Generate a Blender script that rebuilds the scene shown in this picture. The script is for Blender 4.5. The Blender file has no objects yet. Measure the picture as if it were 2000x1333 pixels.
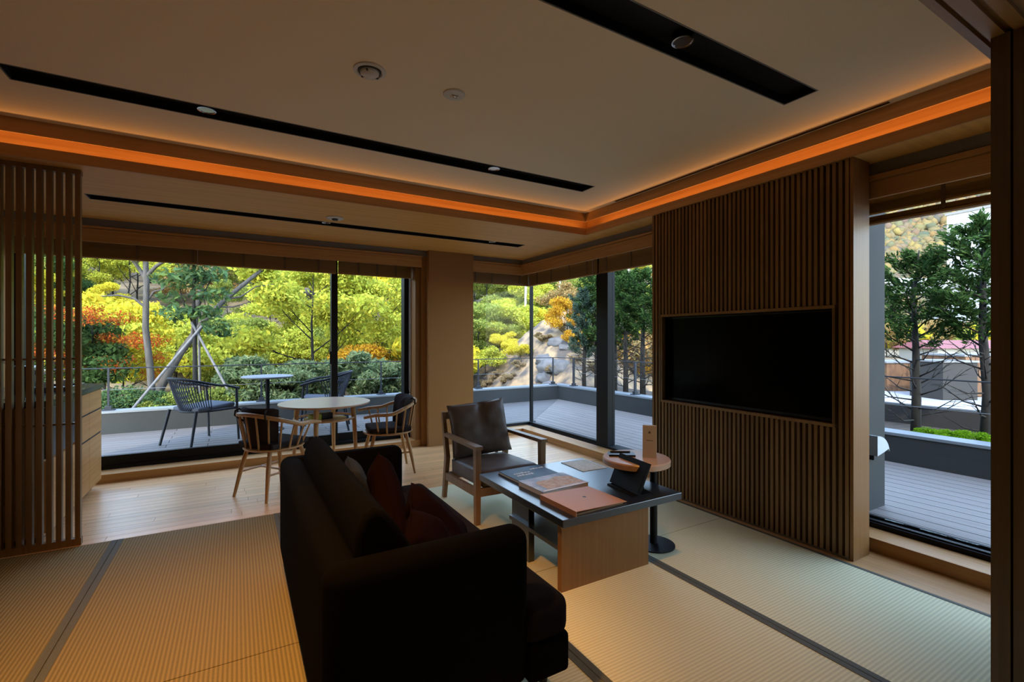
import bpy, bmesh, math, random
import numpy as np
from mathutils import Vector, Matrix, Euler
from mathutils import noise as mnoise

random.seed(7)
rng = np.random.default_rng(11)
S = bpy.context.scene
COL = S.collection
R = math.radians

# ------------------------------------------------------------------ camera, sky, sun, exposure
CAM_H = 1.35
YAW = R(30.12)
cam_d = bpy.data.cameras.new('camera')
cam_d.sensor_width = 36.0
cam_d.lens = 926.0 / 2000.0 * 36.0
cam_d.shift_y = -4.4 / 2000.0
cam_d.clip_start = 0.05
cam_d.clip_end = 2000
cam = bpy.data.objects.new('camera', cam_d)
COL.objects.link(cam)
cam.location = (0, 0, CAM_H)
cam.rotation_euler = (R(90), 0, -YAW)
S.camera = cam

W = bpy.data.worlds.new('sky')
S.world = W
W.use_nodes = True
wn = W.node_tree
bg = wn.nodes['Background']
sky = wn.nodes.new('ShaderNodeTexSky')
sky.sky_type = 'NISHITA'
sky.sun_disc = False
sky.sun_elevation = R(38)
sky.sun_rotation = R(223)
sky.altitude = 300
sky.air_density = 1.2
sky.dust_density = 0.3
sky.ozone_density = 1.5
hsv = wn.nodes.new('ShaderNodeHueSaturation')          # thin cloud: a paler, less saturated blue
hsv.inputs['Saturation'].default_value = 0.86
wn.links.new(sky.outputs[0], hsv.inputs['Color'])
wn.links.new(hsv.outputs[0], bg.inputs[0])
bg.inputs[1].default_value = 1.7

sun_d = bpy.data.lights.new('sun', 'SUN')
sun_d.energy = 4.3
sun_d.angle = R(1.2)
sun_d.color = (1.0, 0.93, 0.80)
sun = bpy.data.objects.new('sun', sun_d)
COL.objects.link(sun)
sun.rotation_euler = Vector((0.66, 0.70, -0.75)).to_track_quat('-Z', 'Y').to_euler()

S.view_settings.view_transform = 'Standard'
S.view_settings.look = 'None'
S.view_settings.gamma = 1.0
S.view_settings.use_curve_mapping = False
S.view_settings.exposure = 0.0
S.cycles.max_bounces = 8
S.cycles.diffuse_bounces = 5
S.cycles.glossy_bounces = 3
S.cycles.transmission_bounces = 3
S.cycles.transparent_max_bounces = 24
S.cycles.sample_clamp_indirect = 6.0

# ------------------------------------------------------------------ materials
MATS = {}
def mat(name, col, rough=0.6, metal=0.0, spec=0.5, sheen=0.0):
    m = bpy.data.materials.new(name); m.use_nodes = True
    p = m.node_tree.nodes['Principled BSDF']
    p.inputs['Base Color'].default_value = (*col, 1)
    p.inputs['Roughness'].default_value = rough
    p.inputs['Metallic'].default_value = metal
    p.inputs['Specular IOR Level'].default_value = spec
    if sheen: p.inputs['Sheen Weight'].default_value = sheen
    MATS[name] = m
    return m

def noise_mat(name, c1, c2, scale=(1, 1, 1), nscale=5.0, rough=0.6, bump=0.0, detail=5.0, spec=0.4, bscale=None, sheen=0.0, lo=0.3, hi=0.7):
    m = mat(name, c1, rough, spec=spec, sheen=sheen)
    nt = m.node_tree; p = nt.nodes['Principled BSDF']
    tc = nt.nodes.new('ShaderNodeTexCoord'); mp = nt.nodes.new('ShaderNodeMapping')
    mp.inputs['Scale'].default_value = scale
    nz = nt.nodes.new('ShaderNodeTexNoise'); nz.inputs['Scale'].default_value = nscale; nz.inputs['Detail'].default_value = detail
    cr = nt.nodes.new('ShaderNodeValToRGB')
    cr.color_ramp.elements[0].position = lo; cr.color_ramp.elements[0].color = (*c1, 1)
    cr.color_ramp.elements[1].position = hi; cr.color_ramp.elements[1].color = (*c2, 1)
    L = nt.links.new
    L(tc.outputs['Object'], mp.inputs[0]); L(mp.outputs[0], nz.inputs[0]); L(nz.outputs[0], cr.inputs[0]); L(cr.outputs[0], p.inputs['Base Color'])
    if bump:
        b = nt.nodes.new('ShaderNodeBump'); b.inputs['Strength'].default_value = bump; b.inputs['Distance'].default_value = 0.01
        if bscale:
            n2 = nt.nodes.new('ShaderNodeTexNoise'); n2.inputs['Scale'].default_value = bscale
            L(tc.outputs['Object'], n2.inputs[0]); L(n2.outputs[0], b.inputs['Height'])
        else:
            L(nz.outputs[0], b.inputs['Height'])
        L(b.outputs[0], p.inputs['Normal'])
    return m

def wood(name, c1, c2, axis='X', rough=0.45, fine=60, per_object=0.0, spec=0.35):
    sc = {'X': (1.2, fine, fine), 'Y': (fine, 1.2, fine), 'Z': (fine, fine, 1.2)}[axis]
    m = noise_mat(name, c1, c2, sc, 1.0, rough, bump=0.06, detail=4, spec=spec, lo=0.25, hi=0.75)
    if per_object:
        nt = m.node_tree; p = nt.nodes['Principled BSDF']
        cr = [n for n in nt.nodes if n.type == 'VALTORGB'][0]
        oi = nt.nodes.new('ShaderNodeObjectInfo'); hs = nt.nodes.new('ShaderNodeHueSaturation'); mr = nt.nodes.new('ShaderNodeMapRange')
        mr.inputs['To Min'].default_value = 1 - per_object; mr.inputs['To Max'].default_value = 1 + per_object
        nt.links.new(oi.outputs['Random'], mr.inputs[0]); nt.links.new(mr.outputs[0], hs.inputs['Value'])
        nt.links.new(cr.outputs[0], hs.inputs['Color']); nt.links.new(hs.outputs[0], p.inputs['Base Color'])
    return m

def ribbed(name, c1, c2, axis, pitch, rough=0.8, bump=0.5, spec=0.2):
    """woven straw: fine ribs along one axis, plus straw noise."""
    m = mat(name, c1, rough, spec=spec); nt = m.node_tree; p = nt.nodes['Principled BSDF']; L = nt.links.new
    tc = nt.nodes.new('ShaderNodeTexCoord'); wv = nt.nodes.new('ShaderNodeTexWave')
    wv.wave_type = 'BANDS'; wv.bands_direction = axis; wv.wave_profile = 'SIN'
    wv.inputs['Scale'].default_value = 2 * math.pi / pitch / 20.0
    wv.inputs['Distortion'].default_value = 0.0
    nz = nt.nodes.new('ShaderNodeTexNoise'); nz.inputs['Scale'].default_value = 90
    mx = nt.nodes.new('ShaderNodeMix'); mx.data_type = 'RGBA'
    mx.inputs['A'].default_value = (*c1, 1); mx.inputs['B'].default_value = (*c2, 1)
    ad = nt.nodes.new('ShaderNodeMath'); ad.operation = 'MULTIPLY_ADD'; ad.inputs[1].default_value = 0.75; ad.inputs[2].default_value = 0.0
    ad2 = nt.nodes.new('ShaderNodeMath'); ad2.operation = 'MULTIPLY_ADD'; ad2.inputs[1].default_value = 0.3
    L(tc.outputs['Object'], wv.inputs[0]); L(tc.outputs['Object'], nz.inputs[0])
    L(wv.outputs['Fac'], ad.inputs[0]); L(nz.outputs[0], ad2.inputs[0]); L(ad.outputs[0], ad2.inputs[2]); L(ad2.outputs[0], mx.inputs['Factor'])
    L(mx.outputs['Result'], p.inputs['Base Color'])
    b = nt.nodes.new('ShaderNodeBump'); b.inputs['Strength'].default_value = bump; b.inputs['Distance'].default_value = 0.003
    L(ad2.outputs[0], b.inputs['Height']); L(b.outputs[0], p.inputs['Normal'])
    return m

LEAF_ALBEDO = 0.76
def leaf(name, stops, trans=0.35):
    m = bpy.data.materials.new(name); m.use_nodes = True; nt = m.node_tree; nt.nodes.clear(); L = nt.links.new
    out = nt.nodes.new('ShaderNodeOutputMaterial'); g = nt.nodes.new('ShaderNodeNewGeometry'); cr = nt.nodes.new('ShaderNodeValToRGB')
    e = cr.color_ramp.elements
    while len(e) < len(stops): e.new(0.5)
    for i, c in enumerate(stops):
        e[i].position = i / max(1, len(stops) - 1); e[i].color = (*[q * LEAF_ALBEDO for q in c], 1)
    d = nt.nodes.new('ShaderNodeBsdfDiffuse'); t = nt.nodes.new('ShaderNodeBsdfTranslucent'); mx = nt.nodes.new('ShaderNodeMixShader'); mx.inputs[0].default_value = trans
    L(g.outputs['Random Per Island'], cr.inputs[0]); L(cr.outputs[0], d.inputs[0]); L(cr.outputs[0], t.inputs[0])
    L(d.outputs[0], mx.inputs[1]); L(t.outputs[0], mx.inputs[2]); L(mx.outputs[0], out.inputs[0])
    MATS[name] = m
    return m

def glass(name):
    m = bpy.data.materials.new(name); m.use_nodes = True; nt = m.node_tree; nt.nodes.clear(); L = nt.links.new
    out = nt.nodes.new('ShaderNodeOutputMaterial'); tr = nt.nodes.new('ShaderNodeBsdfTransparent'); gl = nt.nodes.new('ShaderNodeBsdfGlossy')
    tr.inputs[0].default_value = (0.96, 0.975, 0.97, 1); gl.inputs['Roughness'].default_value = 0.0
    lw = nt.nodes.new('ShaderNodeLayerWeight'); lw.inputs[0].default_value = 0.5; pw_ = nt.nodes.new('ShaderNodeMath'); pw_.operation = 'POWER'; pw_.inputs[1].default_value = 5.0
    fr = nt.nodes.new('ShaderNodeMath'); fr.operation = 'MULTIPLY_ADD'; fr.inputs[1].default_value = 0.55; fr.inputs[2].default_value = 0.005
    mx = nt.nodes.new('ShaderNodeMixShader'); L(lw.outputs['Facing'], pw_.inputs[0]); L(pw_.outputs[0], fr.inputs[0])
    L(fr.outputs[0], mx.inputs[0]); L(tr.outputs[0], mx.inputs[1]); L(gl.outputs[0], mx.inputs[2]); L(mx.outputs[0], out.inputs[0])
    MATS[name] = m
    return m

def emis(name, col, s):
    m = bpy.data.materials.new(name); m.use_nodes = True; p = m.node_tree.nodes['Principled BSDF']
    p.inputs['Base Color'].default_value = (*col, 1); p.inputs['Emission Color'].default_value = (*col, 1); p.inputs['Emission Strength'].default_value = s
    MATS[name] = m
    return m

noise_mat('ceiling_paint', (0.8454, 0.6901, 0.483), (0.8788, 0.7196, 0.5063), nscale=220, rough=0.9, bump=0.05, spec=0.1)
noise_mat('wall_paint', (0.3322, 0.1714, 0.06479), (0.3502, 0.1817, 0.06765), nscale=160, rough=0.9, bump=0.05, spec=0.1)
noise_mat('grey_band', (0.20, 0.19, 0.175), (0.23, 0.215, 0.2), nscale=120, rough=0.8, spec=0.2)
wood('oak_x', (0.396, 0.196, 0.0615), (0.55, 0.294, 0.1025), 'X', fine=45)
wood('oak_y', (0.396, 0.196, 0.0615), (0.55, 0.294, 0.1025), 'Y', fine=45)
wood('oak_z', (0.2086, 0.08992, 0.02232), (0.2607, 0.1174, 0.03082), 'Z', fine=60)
wood('soffit_wood', (0.575, 0.2938, 0.06732), (0.7475, 0.3974, 0.09792), 'X', fine=30, rough=0.5)
wood('slat_wood', (0.17, 0.08797, 0.02678), (0.255, 0.1339, 0.04335), 'Z', fine=50, per_object=0.22)
wood('screen_wood', (0.17, 0.095, 0.04), (0.25, 0.145, 0.065), 'Z', fine=50, per_object=0.1)
wood('floor_plank', (0.6237, 0.336, 0.1403), (0.8316, 0.4875, 0.2244), 'X', fine=28, rough=0.3, per_object=0.10, spec=0.5)
wood('door_wood', (0.10, 0.058, 0.028), (0.16, 0.095, 0.046), 'Z', fine=50)
wood('beam_wood', (0.264, 0.1288, 0.0363), (0.36, 0.1794, 0.05225), 'X', fine=40)
wood('chair_oak', (0.40, 0.225, 0.09), (0.54, 0.325, 0.145), 'Z', fine=35, rough=0.4)
wood('walnut', (0.20, 0.11, 0.052), (0.30, 0.175, 0.085), 'Z', fine=40, rough=0.4)
wood('pale_top', (0.475, 0.3024, 0.2052), (0.551, 0.3612, 0.2508), 'X', fine=30, rough=0.3)
wood('bamboo', (0.30, 0.165, 0.058), (0.46, 0.27, 0.10), 'X', fine=90, rough=0.5)
wood('bamboo_y', (0.30, 0.165, 0.058), (0.46, 0.27, 0.10), 'Y', fine=90, rough=0.5)
for n_ in ('bamboo', 'bamboo_y'):          # thin reeds let some daylight through
    nt_ = MATS[n_].node_tree; p_ = nt_.nodes['Principled BSDF']; tl = nt_.nodes.new('ShaderNodeBsdfTranslucent'); mx_ = nt_.nodes.new('ShaderNodeMixShader'); mx_.inputs[0].default_value = 0.4
    tl.inputs[0].default_value = (0.62, 0.36, 0.12, 1)
    nt_.links.new(p_.outputs[0], mx_.inputs[1]); nt_.links.new(tl.outputs[0], mx_.inputs[2]); nt_.links.new(mx_.outputs[0], nt_.nodes['Material Output'].inputs[0])
mat('tape', (0.18, 0.10, 0.045), 0.8)
ribbed('tatami_y', (0.1262, 0.09804, 0.04036), (0.2743, 0.2144, 0.09464), 'X', 0.0165)  # darker copy of the straw, the lamp pool's orange mixed into its colour
ribbed('tatami_x', (0.5917, 0.5567, 0.3487), (0.8067, 0.7537, 0.4819), 'Y', 0.0165, bump=0.3)  # paler copy of the straw: daylight from the right window put into its colour
noise_mat('heri', (0.075, 0.078, 0.06), (0.11, 0.112, 0.088), nscale=300, rough=0.8)
mat('black_metal', (0.008, 0.008, 0.009), 0.5, spec=0.2)
mat('slot_black', (0.008, 0.008, 0.009), 0.7, spec=0.2)
mat('dark_back', (0.012, 0.008, 0.006), 0.8)
mat('subfloor', (0.05, 0.032, 0.018), 0.8)
mat('tv_screen', (0.002, 0.002, 0.002), 0.15, spec=0.06)
mat('tv_bezel', (0.006, 0.006, 0.007), 0.35)
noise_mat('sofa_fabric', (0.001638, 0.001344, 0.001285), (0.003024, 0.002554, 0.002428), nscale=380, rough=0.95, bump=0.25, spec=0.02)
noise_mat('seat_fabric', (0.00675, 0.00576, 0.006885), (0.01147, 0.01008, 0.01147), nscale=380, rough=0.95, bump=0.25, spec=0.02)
noise_mat('maroon', (0.0036, 0.001188, 0.001728), (0.00612, 0.002178, 0.003024), nscale=300, rough=0.9, bump=0.2, spec=0.02)
noise_mat('grey_cushion', (0.01125, 0.01, 0.0088), (0.01688, 0.0152, 0.0132), nscale=280, rough=0.95, bump=0.2, spec=0.1)
noise_mat('taupe_leather', (0.09488, 0.06919, 0.05557), (0.1466, 0.1076, 0.08482), nscale=14, rough=0.5, bump=0.15, spec=0.35)
noise_mat('chair_pad', (0.028, 0.022, 0.022), (0.048, 0.038, 0.038), nscale=300, rough=0.9, bump=0.2, spec=0.1)
mat('lacquer', (0.008, 0.013, 0.026), 0.30, spec=0.6)  # black, with the blue of the reflected sky tinted into the base colour
MATS['lacquer'].node_tree.nodes['Principled BSDF'].inputs['IOR'].default_value = 1.8
mat('matte_black', (0.005, 0.005, 0.006), 0.6, spec=0.12)
mat('lamp_hood', (0.42, 0.45, 0.48), 0.5)
mat('white_plastic', (0.62, 0.58, 0.53), 0.5)
mat('chrome', (0.65, 0.63, 0.60), 0.18, metal=1.0)
mat('dark_hole', (0.02, 0.018, 0.016), 0.6)
noise_mat('exterior_grey', (0.034, 0.035, 0.0339), (0.0414, 0.04173, 0.04012), nscale=2.0, rough=0.75, bump=0.05, spec=0.2)
mat('exterior_cap', (0.17, 0.187, 0.1997), 0.5)
wood('deck_plank_x', (0.1178, 0.1019, 0.09306), (0.1571, 0.1367, 0.1237), 'X', fine=40, rough=0.6, per_object=0.07)
wood('deck_plank_y', (0.1758, 0.148, 0.1304), (0.2345, 0.1985, 0.1733), 'Y', fine=40, rough=0.6, per_object=0.07)
mat('deck_base', (0.05, 0.05, 0.055), 0.9)
mat('rope', (0.035, 0.042, 0.062), 0.8)
mat('alu_dark', (0.022, 0.025, 0.032), 0.6, spec=0.25)
noise_mat('outdoor_pad', (0.06, 0.068, 0.088), (0.085, 0.094, 0.115), nscale=200, rough=0.9)
noise_mat('grey_top', (0.18, 0.186, 0.198), (0.228, 0.234, 0.246), nscale=60, rough=0.6)
mat('glass_frame', (0.02, 0.02, 0.022), 0.4)
glass('glass')
noise_mat('counter_stone', (0.012, 0.02, 0.016), (0.03, 0.045, 0.035), nscale=20, rough=0.12, spec=0.6)
mat('copper_paper', (0.46, 0.21, 0.085), 0.55)
mat('paper', (0.68, 0.64, 0.58), 0.7)
mat('card_paper', (0.55, 0.46, 0.36), 0.7)
mat('ink', (0.05, 0.035, 0.03), 0.7)
mat('white_ink', (0.80, 0.80, 0.82), 0.6)
noise_mat('blue_cover', (0.015, 0.045, 0.10), (0.05, 0.12, 0.22), nscale=9, rough=0.5, spec=0.15)
noise_mat('sky_photo', (0.10, 0.22, 0.48), (0.55, 0.62, 0.75), nscale=12, rough=0.5, spec=0.15)
noise_mat('autumn_photo', (0.38, 0.15, 0.035), (0.60, 0.48, 0.30), nscale=38, rough=0.5, spec=0.15)
noise_mat('map_print', (0.40, 0.26, 0.11), (0.62, 0.50, 0.30), nscale=45, rough=0.5)
mat('yellow_green', (0.30, 0.38, 0.03), 0.5)
mat('stone_white', (0.315, 0.3108, 0.3066), 0.8)
noise_mat('bark', (0.0425, 0.0375, 0.034), (0.085, 0.0775, 0.07), (6, 6, 1.2), 4, rough=0.9, bump=0.4)
noise_mat('bark_dark', (0.0081, 0.00702, 0.00594), (0.01755, 0.01485, 0.01215), (6, 6, 1.2), 5, rough=0.9, bump=0.4)
noise_mat('birch', (0.231, 0.2184, 0.2016), (0.315, 0.3024, 0.2856), (3, 3, 12), 2, rough=0.8)
noise_mat('pole_wood', (0.1, 0.095, 0.095), (0.16, 0.15, 0.15), (8, 8, 1), 3, rough=0.85)
noise_mat('hill_soil', (0.08, 0.06, 0.03), (0.24, 0.175, 0.1), nscale=0.9, rough=0.95, bump=0.6, detail=9, lo=0.35, hi=0.62)
noise_mat('mound_soil', (0.085, 0.070, 0.060), (0.30, 0.205, 0.115), nscale=2.6, rough=0.95, bump=0.8, detail=10, lo=0.38, hi=0.60)
noise_mat('rock', (0.0714, 0.0714, 0.0756), (0.1512, 0.147, 0.1512), nscale=3.5, rough=0.9, bump=0.5, detail=8)
noise_mat('bed_soil', (0.0315, 0.021, 0.014), (0.07, 0.049, 0.0315), nscale=20, rough=0.95, bump=0.5)
noise_mat('lot_concrete', (0.2604, 0.252, 0.2604), (0.3108, 0.3024, 0.3108), nscale=1.0, rough=0.9)
noise_mat('rust_panel', (0.08, 0.0375, 0.0175), (0.16, 0.08, 0.0375), (1, 1, 0.3), 8, rough=0.8)
mat('dark_wall', (0.02, 0.017, 0.015), 0.9)
mat('far_white', (0.2772, 0.2856, 0.3024), 0.8)
mat('far_cream', (0.2604, 0.2436, 0.21), 0.8)
mat('far_window', (0.042, 0.0546, 0.0756), 0.3)
mat('far_concrete', (0.1512, 0.1512, 0.1554), 0.9)
mat('red_roof', (0.17, 0.05, 0.05), 0.7)

YEL = leaf('leaf_yellow', [(0.70, 0.56, 0.04), (0.85, 0.70, 0.06), (0.60, 0.60, 0.07), (0.80, 0.54, 0.04)])
LIME = leaf('leaf_lime', [(0.40, 0.46, 0.05), (0.62, 0.62, 0.09), (0.50, 0.55, 0.07), (0.68, 0.58, 0.07), (0.26, 0.33, 0.05)])
GRN = leaf('leaf_green', [(0.15, 0.21, 0.04), (0.27, 0.34, 0.07), (0.38, 0.40, 0.09), (0.19, 0.26, 0.05), (0.44, 0.40, 0.09)])
DGRN = leaf('leaf_darkgreen', [(0.035, 0.07, 0.02), (0.07, 0.12, 0.035), (0.05, 0.085, 0.03)])
GRN2 = leaf('leaf_midgreen', [(0.06, 0.13, 0.06), (0.10, 0.18, 0.08), (0.16, 0.23, 0.06), (0.07, 0.12, 0.06)])
BGRN = leaf('leaf_bluegreen', [(0.10, 0.16, 0.08), (0.19, 0.26, 0.13), (0.26, 0.30, 0.14), (0.12, 0.19, 0.08)])
RED = leaf('leaf_red', [(0.42, 0.05, 0.02), (0.55, 0.14, 0.02), (0.32, 0.07, 0.03), (0.60, 0.28, 0.03)])
PINK = leaf('leaf_pink', [(0.50, 0.10, 0.10), (0.58, 0.20, 0.16), (0.50, 0.30, 0.08)])
ORG = leaf('leaf_orange', [(0.60, 0.30, 0.02), (0.70, 0.40, 0.03), (0.52, 0.22, 0.03), (0.62, 0.46, 0.06)])
RUST = leaf('leaf_rust', [(0.32, 0.17, 0.06), (0.44, 0.26, 0.09), (0.40, 0.30, 0.13), (0.28, 0.21, 0.08)])
CON = leaf('leaf_conifer', [(0.020, 0.055, 0.018), (0.045, 0.095, 0.026), (0.075, 0.13, 0.035), (0.032, 0.07, 0.02)], 0.2)
CON2 = leaf('leaf_bluefir', [(0.05, 0.09, 0.07), (0.09, 0.14, 0.10), (0.07, 0.11, 0.08)], 0.2)
COVER = leaf('leaf_cover', [(0.16, 0.34, 0.01), (0.28, 0.48, 0.02), (0.12, 0.24, 0.02)])
TAN = leaf('leaf_tan', [(0.34, 0.26, 0.15), (0.46, 0.34, 0.19), (0.40, 0.27, 0.14), (0.30, 0.27, 0.14)])
FAR = leaf('leaf_far', [(0.192, 0.137, 0.060), (0.229, 0.179, 0.068), (0.155, 0.106, 0.072), (0.126, 0.125, 0.072), (0.215, 0.137, 0.060), (0.081, 0.095, 0.068), (0.174, 0.152, 0.072), (0.148, 0.103, 0.085), (0.063, 0.080, 0.064)], 0.0)

# ------------------------------------------------------------------ mesh helpers
class MB:
    def __init__(self): self.v = []; self.f = []
    def add(self, vs, fs):
        b = len(self.v); self.v.extend([tuple(p) for p in vs]); self.f.extend([tuple(i + b for i in f) for f in fs]); return self
    def box(self, x0, y0, z0, x1, y1, z1):
        return self.add([(x0, y0, z0), (x1, y0, z0), (x1, y1, z0), (x0, y1, z0), (x0, y0, z1), (x1, y0, z1), (x1, y1, z1), (x0, y1, z1)],
                        [(3, 2, 1, 0), (4, 5, 6, 7), (0, 1, 5, 4), (1, 2, 6, 5), (2, 3, 7, 6), (3, 0, 4, 7)])
    def hexa(self, bot, top):
        """box between two 4-point rings."""
        return self.add(list(bot) + list(top), [(3, 2, 1, 0), (4, 5, 6, 7), (0, 1, 5, 4), (1, 2, 6, 5), (2, 3, 7, 6), (3, 0, 4, 7)])
    def prism(self, poly, z0, z1):
        n = len(poly)
        vs = [(x, y, z0) for x, y in poly] + [(x, y, z1) for x, y in poly]
        return self.add(vs, [tuple(reversed(range(n))), tuple(range(n, 2 * n))] + [(i, (i + 1) % n, n + (i + 1) % n, n + i) for i in range(n)])
    def extr_y(self, prof, y0, y1):
        n = len(prof)
        vs = [(x, y0, z) for x, z in prof] + [(x, y1, z) for x, z in prof]
        return self.add(vs, [tuple(range(n)), tuple(reversed(range(n, 2 * n)))] + [(n + i, n + (i + 1) % n, (i + 1) % n, i) for i in range(n)])
    def tube(self, pts, rad, n=8, cap=True):
        pts = [Vector(p) for p in pts]; m = len(pts)
        if not hasattr(rad, '__len__'): rad = [rad] * m
        vs = []; u = None
        for i, p in enumerate(pts):
            d = (pts[min(i + 1, m - 1)] - pts[max(i - 1, 0)]).normalized()
            if u is None:
                u = d.orthogonal().normalized()
            else:
                u = (u - d * u.dot(d)).normalized()
            w = d.cross(u)
            for k in range(n):
                a = 2 * math.pi * k / n
                vs.append(p + (u * math.cos(a) + w * math.sin(a)) * rad[i])
        fs = [(i * n + k, i * n + (k + 1) % n, (i + 1) * n + (k + 1) % n, (i + 1) * n + k) for i in range(m - 1) for k in range(n)]
        if cap: fs += [tuple(reversed(range(n))), tuple(range((m - 1) * n, m * n))]
        return self.add(vs, fs)
    def lathe(self, prof, n=32, c=(0, 0, 0)):
        """prof: list of (r, z)."""
        m = len(prof); vs = []
        for r, z in prof:
            for k in range(n):
                a = 2 * math.pi * k / n
                vs.append((c[0] + r * math.cos(a), c[1] + r * math.sin(a), c[2] + z))
        fs = [(i * n + k, i * n + (k + 1) % n, (i + 1) * n + (k + 1) % n, (i + 1) * n + k) for i in range(m - 1) for k in range(n)]
        fs += [tuple(reversed(range(n))), tuple(range((m - 1) * n, m * n))]
        return self.add(vs, fs)
    def build(self, name, material, parent=None, smooth=0, loc=None, rot=None):
        me = bpy.data.meshes.new(name)
        me.from_pydata(self.v, [], self.f); me.update()
        return link(name, me, material, parent, smooth, loc, rot)

def link(name, me, material, parent=None, smooth=0, loc=None, rot=None):
    if material is not None and len(me.materials) == 0:
        me.materials.append(MATS[material] if isinstance(material, str) else material)
    if smooth:
        me.polygons.foreach_set('use_smooth', [True] * len(me.polygons))
        me.set_sharp_from_angle(angle=R(smooth))
    o = bpy.data.objects.new(name, me); COL.objects.link(o)
    if parent is not None: o.parent = parent
    if loc is not None: o.location = loc
    if rot is not None: o.rotation_euler = rot
    return o

def rbox(name, dims, r, material, parent=None, loc=(0, 0, 0), rot=None, seg=4, puff=0.0):
    """box centred on loc with rounded edges (origin at centre); puff swells the faces."""
    bm = bmesh.new(); bmesh.ops.create_cube(bm, size=1)
    for v in bm.verts: v.co = Vector((v.co.x * dims[0], v.co.y * dims[1], v.co.z * dims[2]))
    if puff: bmesh.ops.subdivide_edges(bm, edges=bm.edges[:], cuts=6, use_grid_fill=True)
    if puff:
        for v in bm.verts:
            x, y, z = v.co.x / dims[0] * 2, v.co.y / dims[1] * 2, v.co.z / dims[2] * 2
            ax = [(abs(x), 0), (abs(y), 1), (abs(z), 2)]
            bx = (1 - x * x), (1 - y * y), (1 - z * z)
            if abs(x) > .999: v.co.x += math.copysign(puff * bx[1] * bx[2], x)
            if abs(y) > .999: v.co.y += math.copysign(puff * bx[0] * bx[2], y)
            if abs(z) > .999: v.co.z += math.copysign(puff * bx[0] * bx[1], z)
        ed = [e for e in bm.edges if e.calc_face_angle(0) > R(40)]
    else:
        ed = bm.edges[:]
    bmesh.ops.bevel(bm, geom=ed, offset=r, segments=seg, profile=0.5, affect='EDGES')
    me = bpy.data.meshes.new(name); bm.to_mesh(me); bm.free()
    return link(name, me, material, parent, 50, loc, rot)

def tag(o, label, cat, group=None, kind=None):
    o['label'] = label; o['category'] = cat
    if group: o['group'] = group
    if kind: o['kind'] = kind
    return o

def thing(name, label, cat, loc=(0, 0, 0), rotz=0.0, group=None, kind=None):
    o = bpy.data.objects.new(name, None); COL.objects.link(o); o.empty_display_size = 0.1
    o.location = loc; o.rotation_euler = (0, 0, rotz)
    return tag(o, label, cat, group, kind)

def copy_tree(root, loc, rotz, label, scale=None):
    def cp(o, par):
        c = o.copy(); COL.objects.link(c); c.parent = par
        for ch in [x for x in COL.objects if x.parent == o]: cp(ch, c)
        return c
    r = cp(root, None); r.location = loc; r.rotation_euler = (0, 0, rotz); r['label'] = label
    if scale: r.scale = scale
    return r

def box(name, material, x0, y0, z0, x1, y1, z1, parent=None):
    return MB().box(x0, y0, z0, x1, y1, z1).build(name, material, parent)

def slab_holes(x0, x1, y0, y1, z0, z1, holes):
    xs = sorted({x0, x1, *[h[0] for h in holes], *[h[1] for h in holes]}); ys = sorted({y0, y1, *[h[2] for h in holes], *[h[3] for h in holes]})
    m = MB()
    for i in range(len(xs) - 1):
        for j in range(len(ys) - 1):
            cx, cy = (xs[i] + xs[i + 1]) / 2, (ys[j] + ys[j + 1]) / 2
            if not any(h[0] < cx < h[1] and h[2] < cy < h[3] for h in holes):
                m.box(xs[i], ys[j], z0, xs[i + 1], ys[j + 1], z1)
    return m

# ------------------------------------------------------------------ the room
XL, XR, YB = -1.75, 3.80, 5.98      # left wall, right glass, back glass
YN = -2.2                            # wall behind the camera
TE = 4.08                            # tatami / plank floor boundary
CZ, SZ = 2.68, 2.455                 # ceiling and soffit
CX, CY = 3.21, 3.97                  # cove edge

floor = thing('floor', 'floor of straw mats and pale oak planks', 'floor', kind='structure')
box('floor_base', 'subfloor', XL, YN, -0.30, 3.98, 6.10, -0.030, floor)
# tatami mats: columns in X, rows in Y
cols = [-1.65, -0.69, 0.275, 1.245, 2.19, 3.18]
rows = [(YN, -1.29), (-1.285, 0.505), (0.51, 2.297), (2.302, TE)]
for i in range(len(cols) - 1):
    for j, (ya, yb) in enumerate(rows):
        x0, x1 = cols[i] + 0.002, cols[i + 1] - 0.002
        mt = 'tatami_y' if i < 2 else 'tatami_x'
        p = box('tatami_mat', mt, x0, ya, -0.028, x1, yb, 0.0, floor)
        hw = 0.030
        for s in (0, 1):
            xa = x0 if s == 0 else x1 - hw
            if i == 4 and s == 1: xa, hw2 = x1 - 0.022, 0.022
            else: hw2 = hw
            if i == 0 and s == 0: continue
            box('mat_border', 'heri', xa, ya, 0.0, xa + hw2, yb, 0.0022, p)
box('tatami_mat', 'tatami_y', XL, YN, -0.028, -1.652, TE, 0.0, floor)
# planks of the window bay
random.seed(3)
pw = 0.0915
y = TE + 0.004
while y < 5.735:
    x = XL - random.random() * 0.9
    while x < 3.49:
        ln = random.choice([0.9, 1.2, 1.5, 1.1])
        xa, xb = max(x, XL), min(x + ln, 3.495)
        if xb - xa > 0.03:
            MB().box(xa + 0.0012, y, -0.028, xb - 0.0012, min(y + pw - 0.0028, 5.734), 0.0).build('floor_plank', 'floor_plank', floor)
        x += ln
    y += pw
for k, xa in enumerate((3.185, 3.30, 3.40)):
    xb = (3.299, 3.399, 3.497)[k]
    for ya, yb in ((YN, 0.6), (0.602, 2.2), (2.202, TE)):
        MB().box(xa, ya, -0.028, xb, yb, -0.002).build('floor_plank', 'oak_y', floor)

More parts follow.
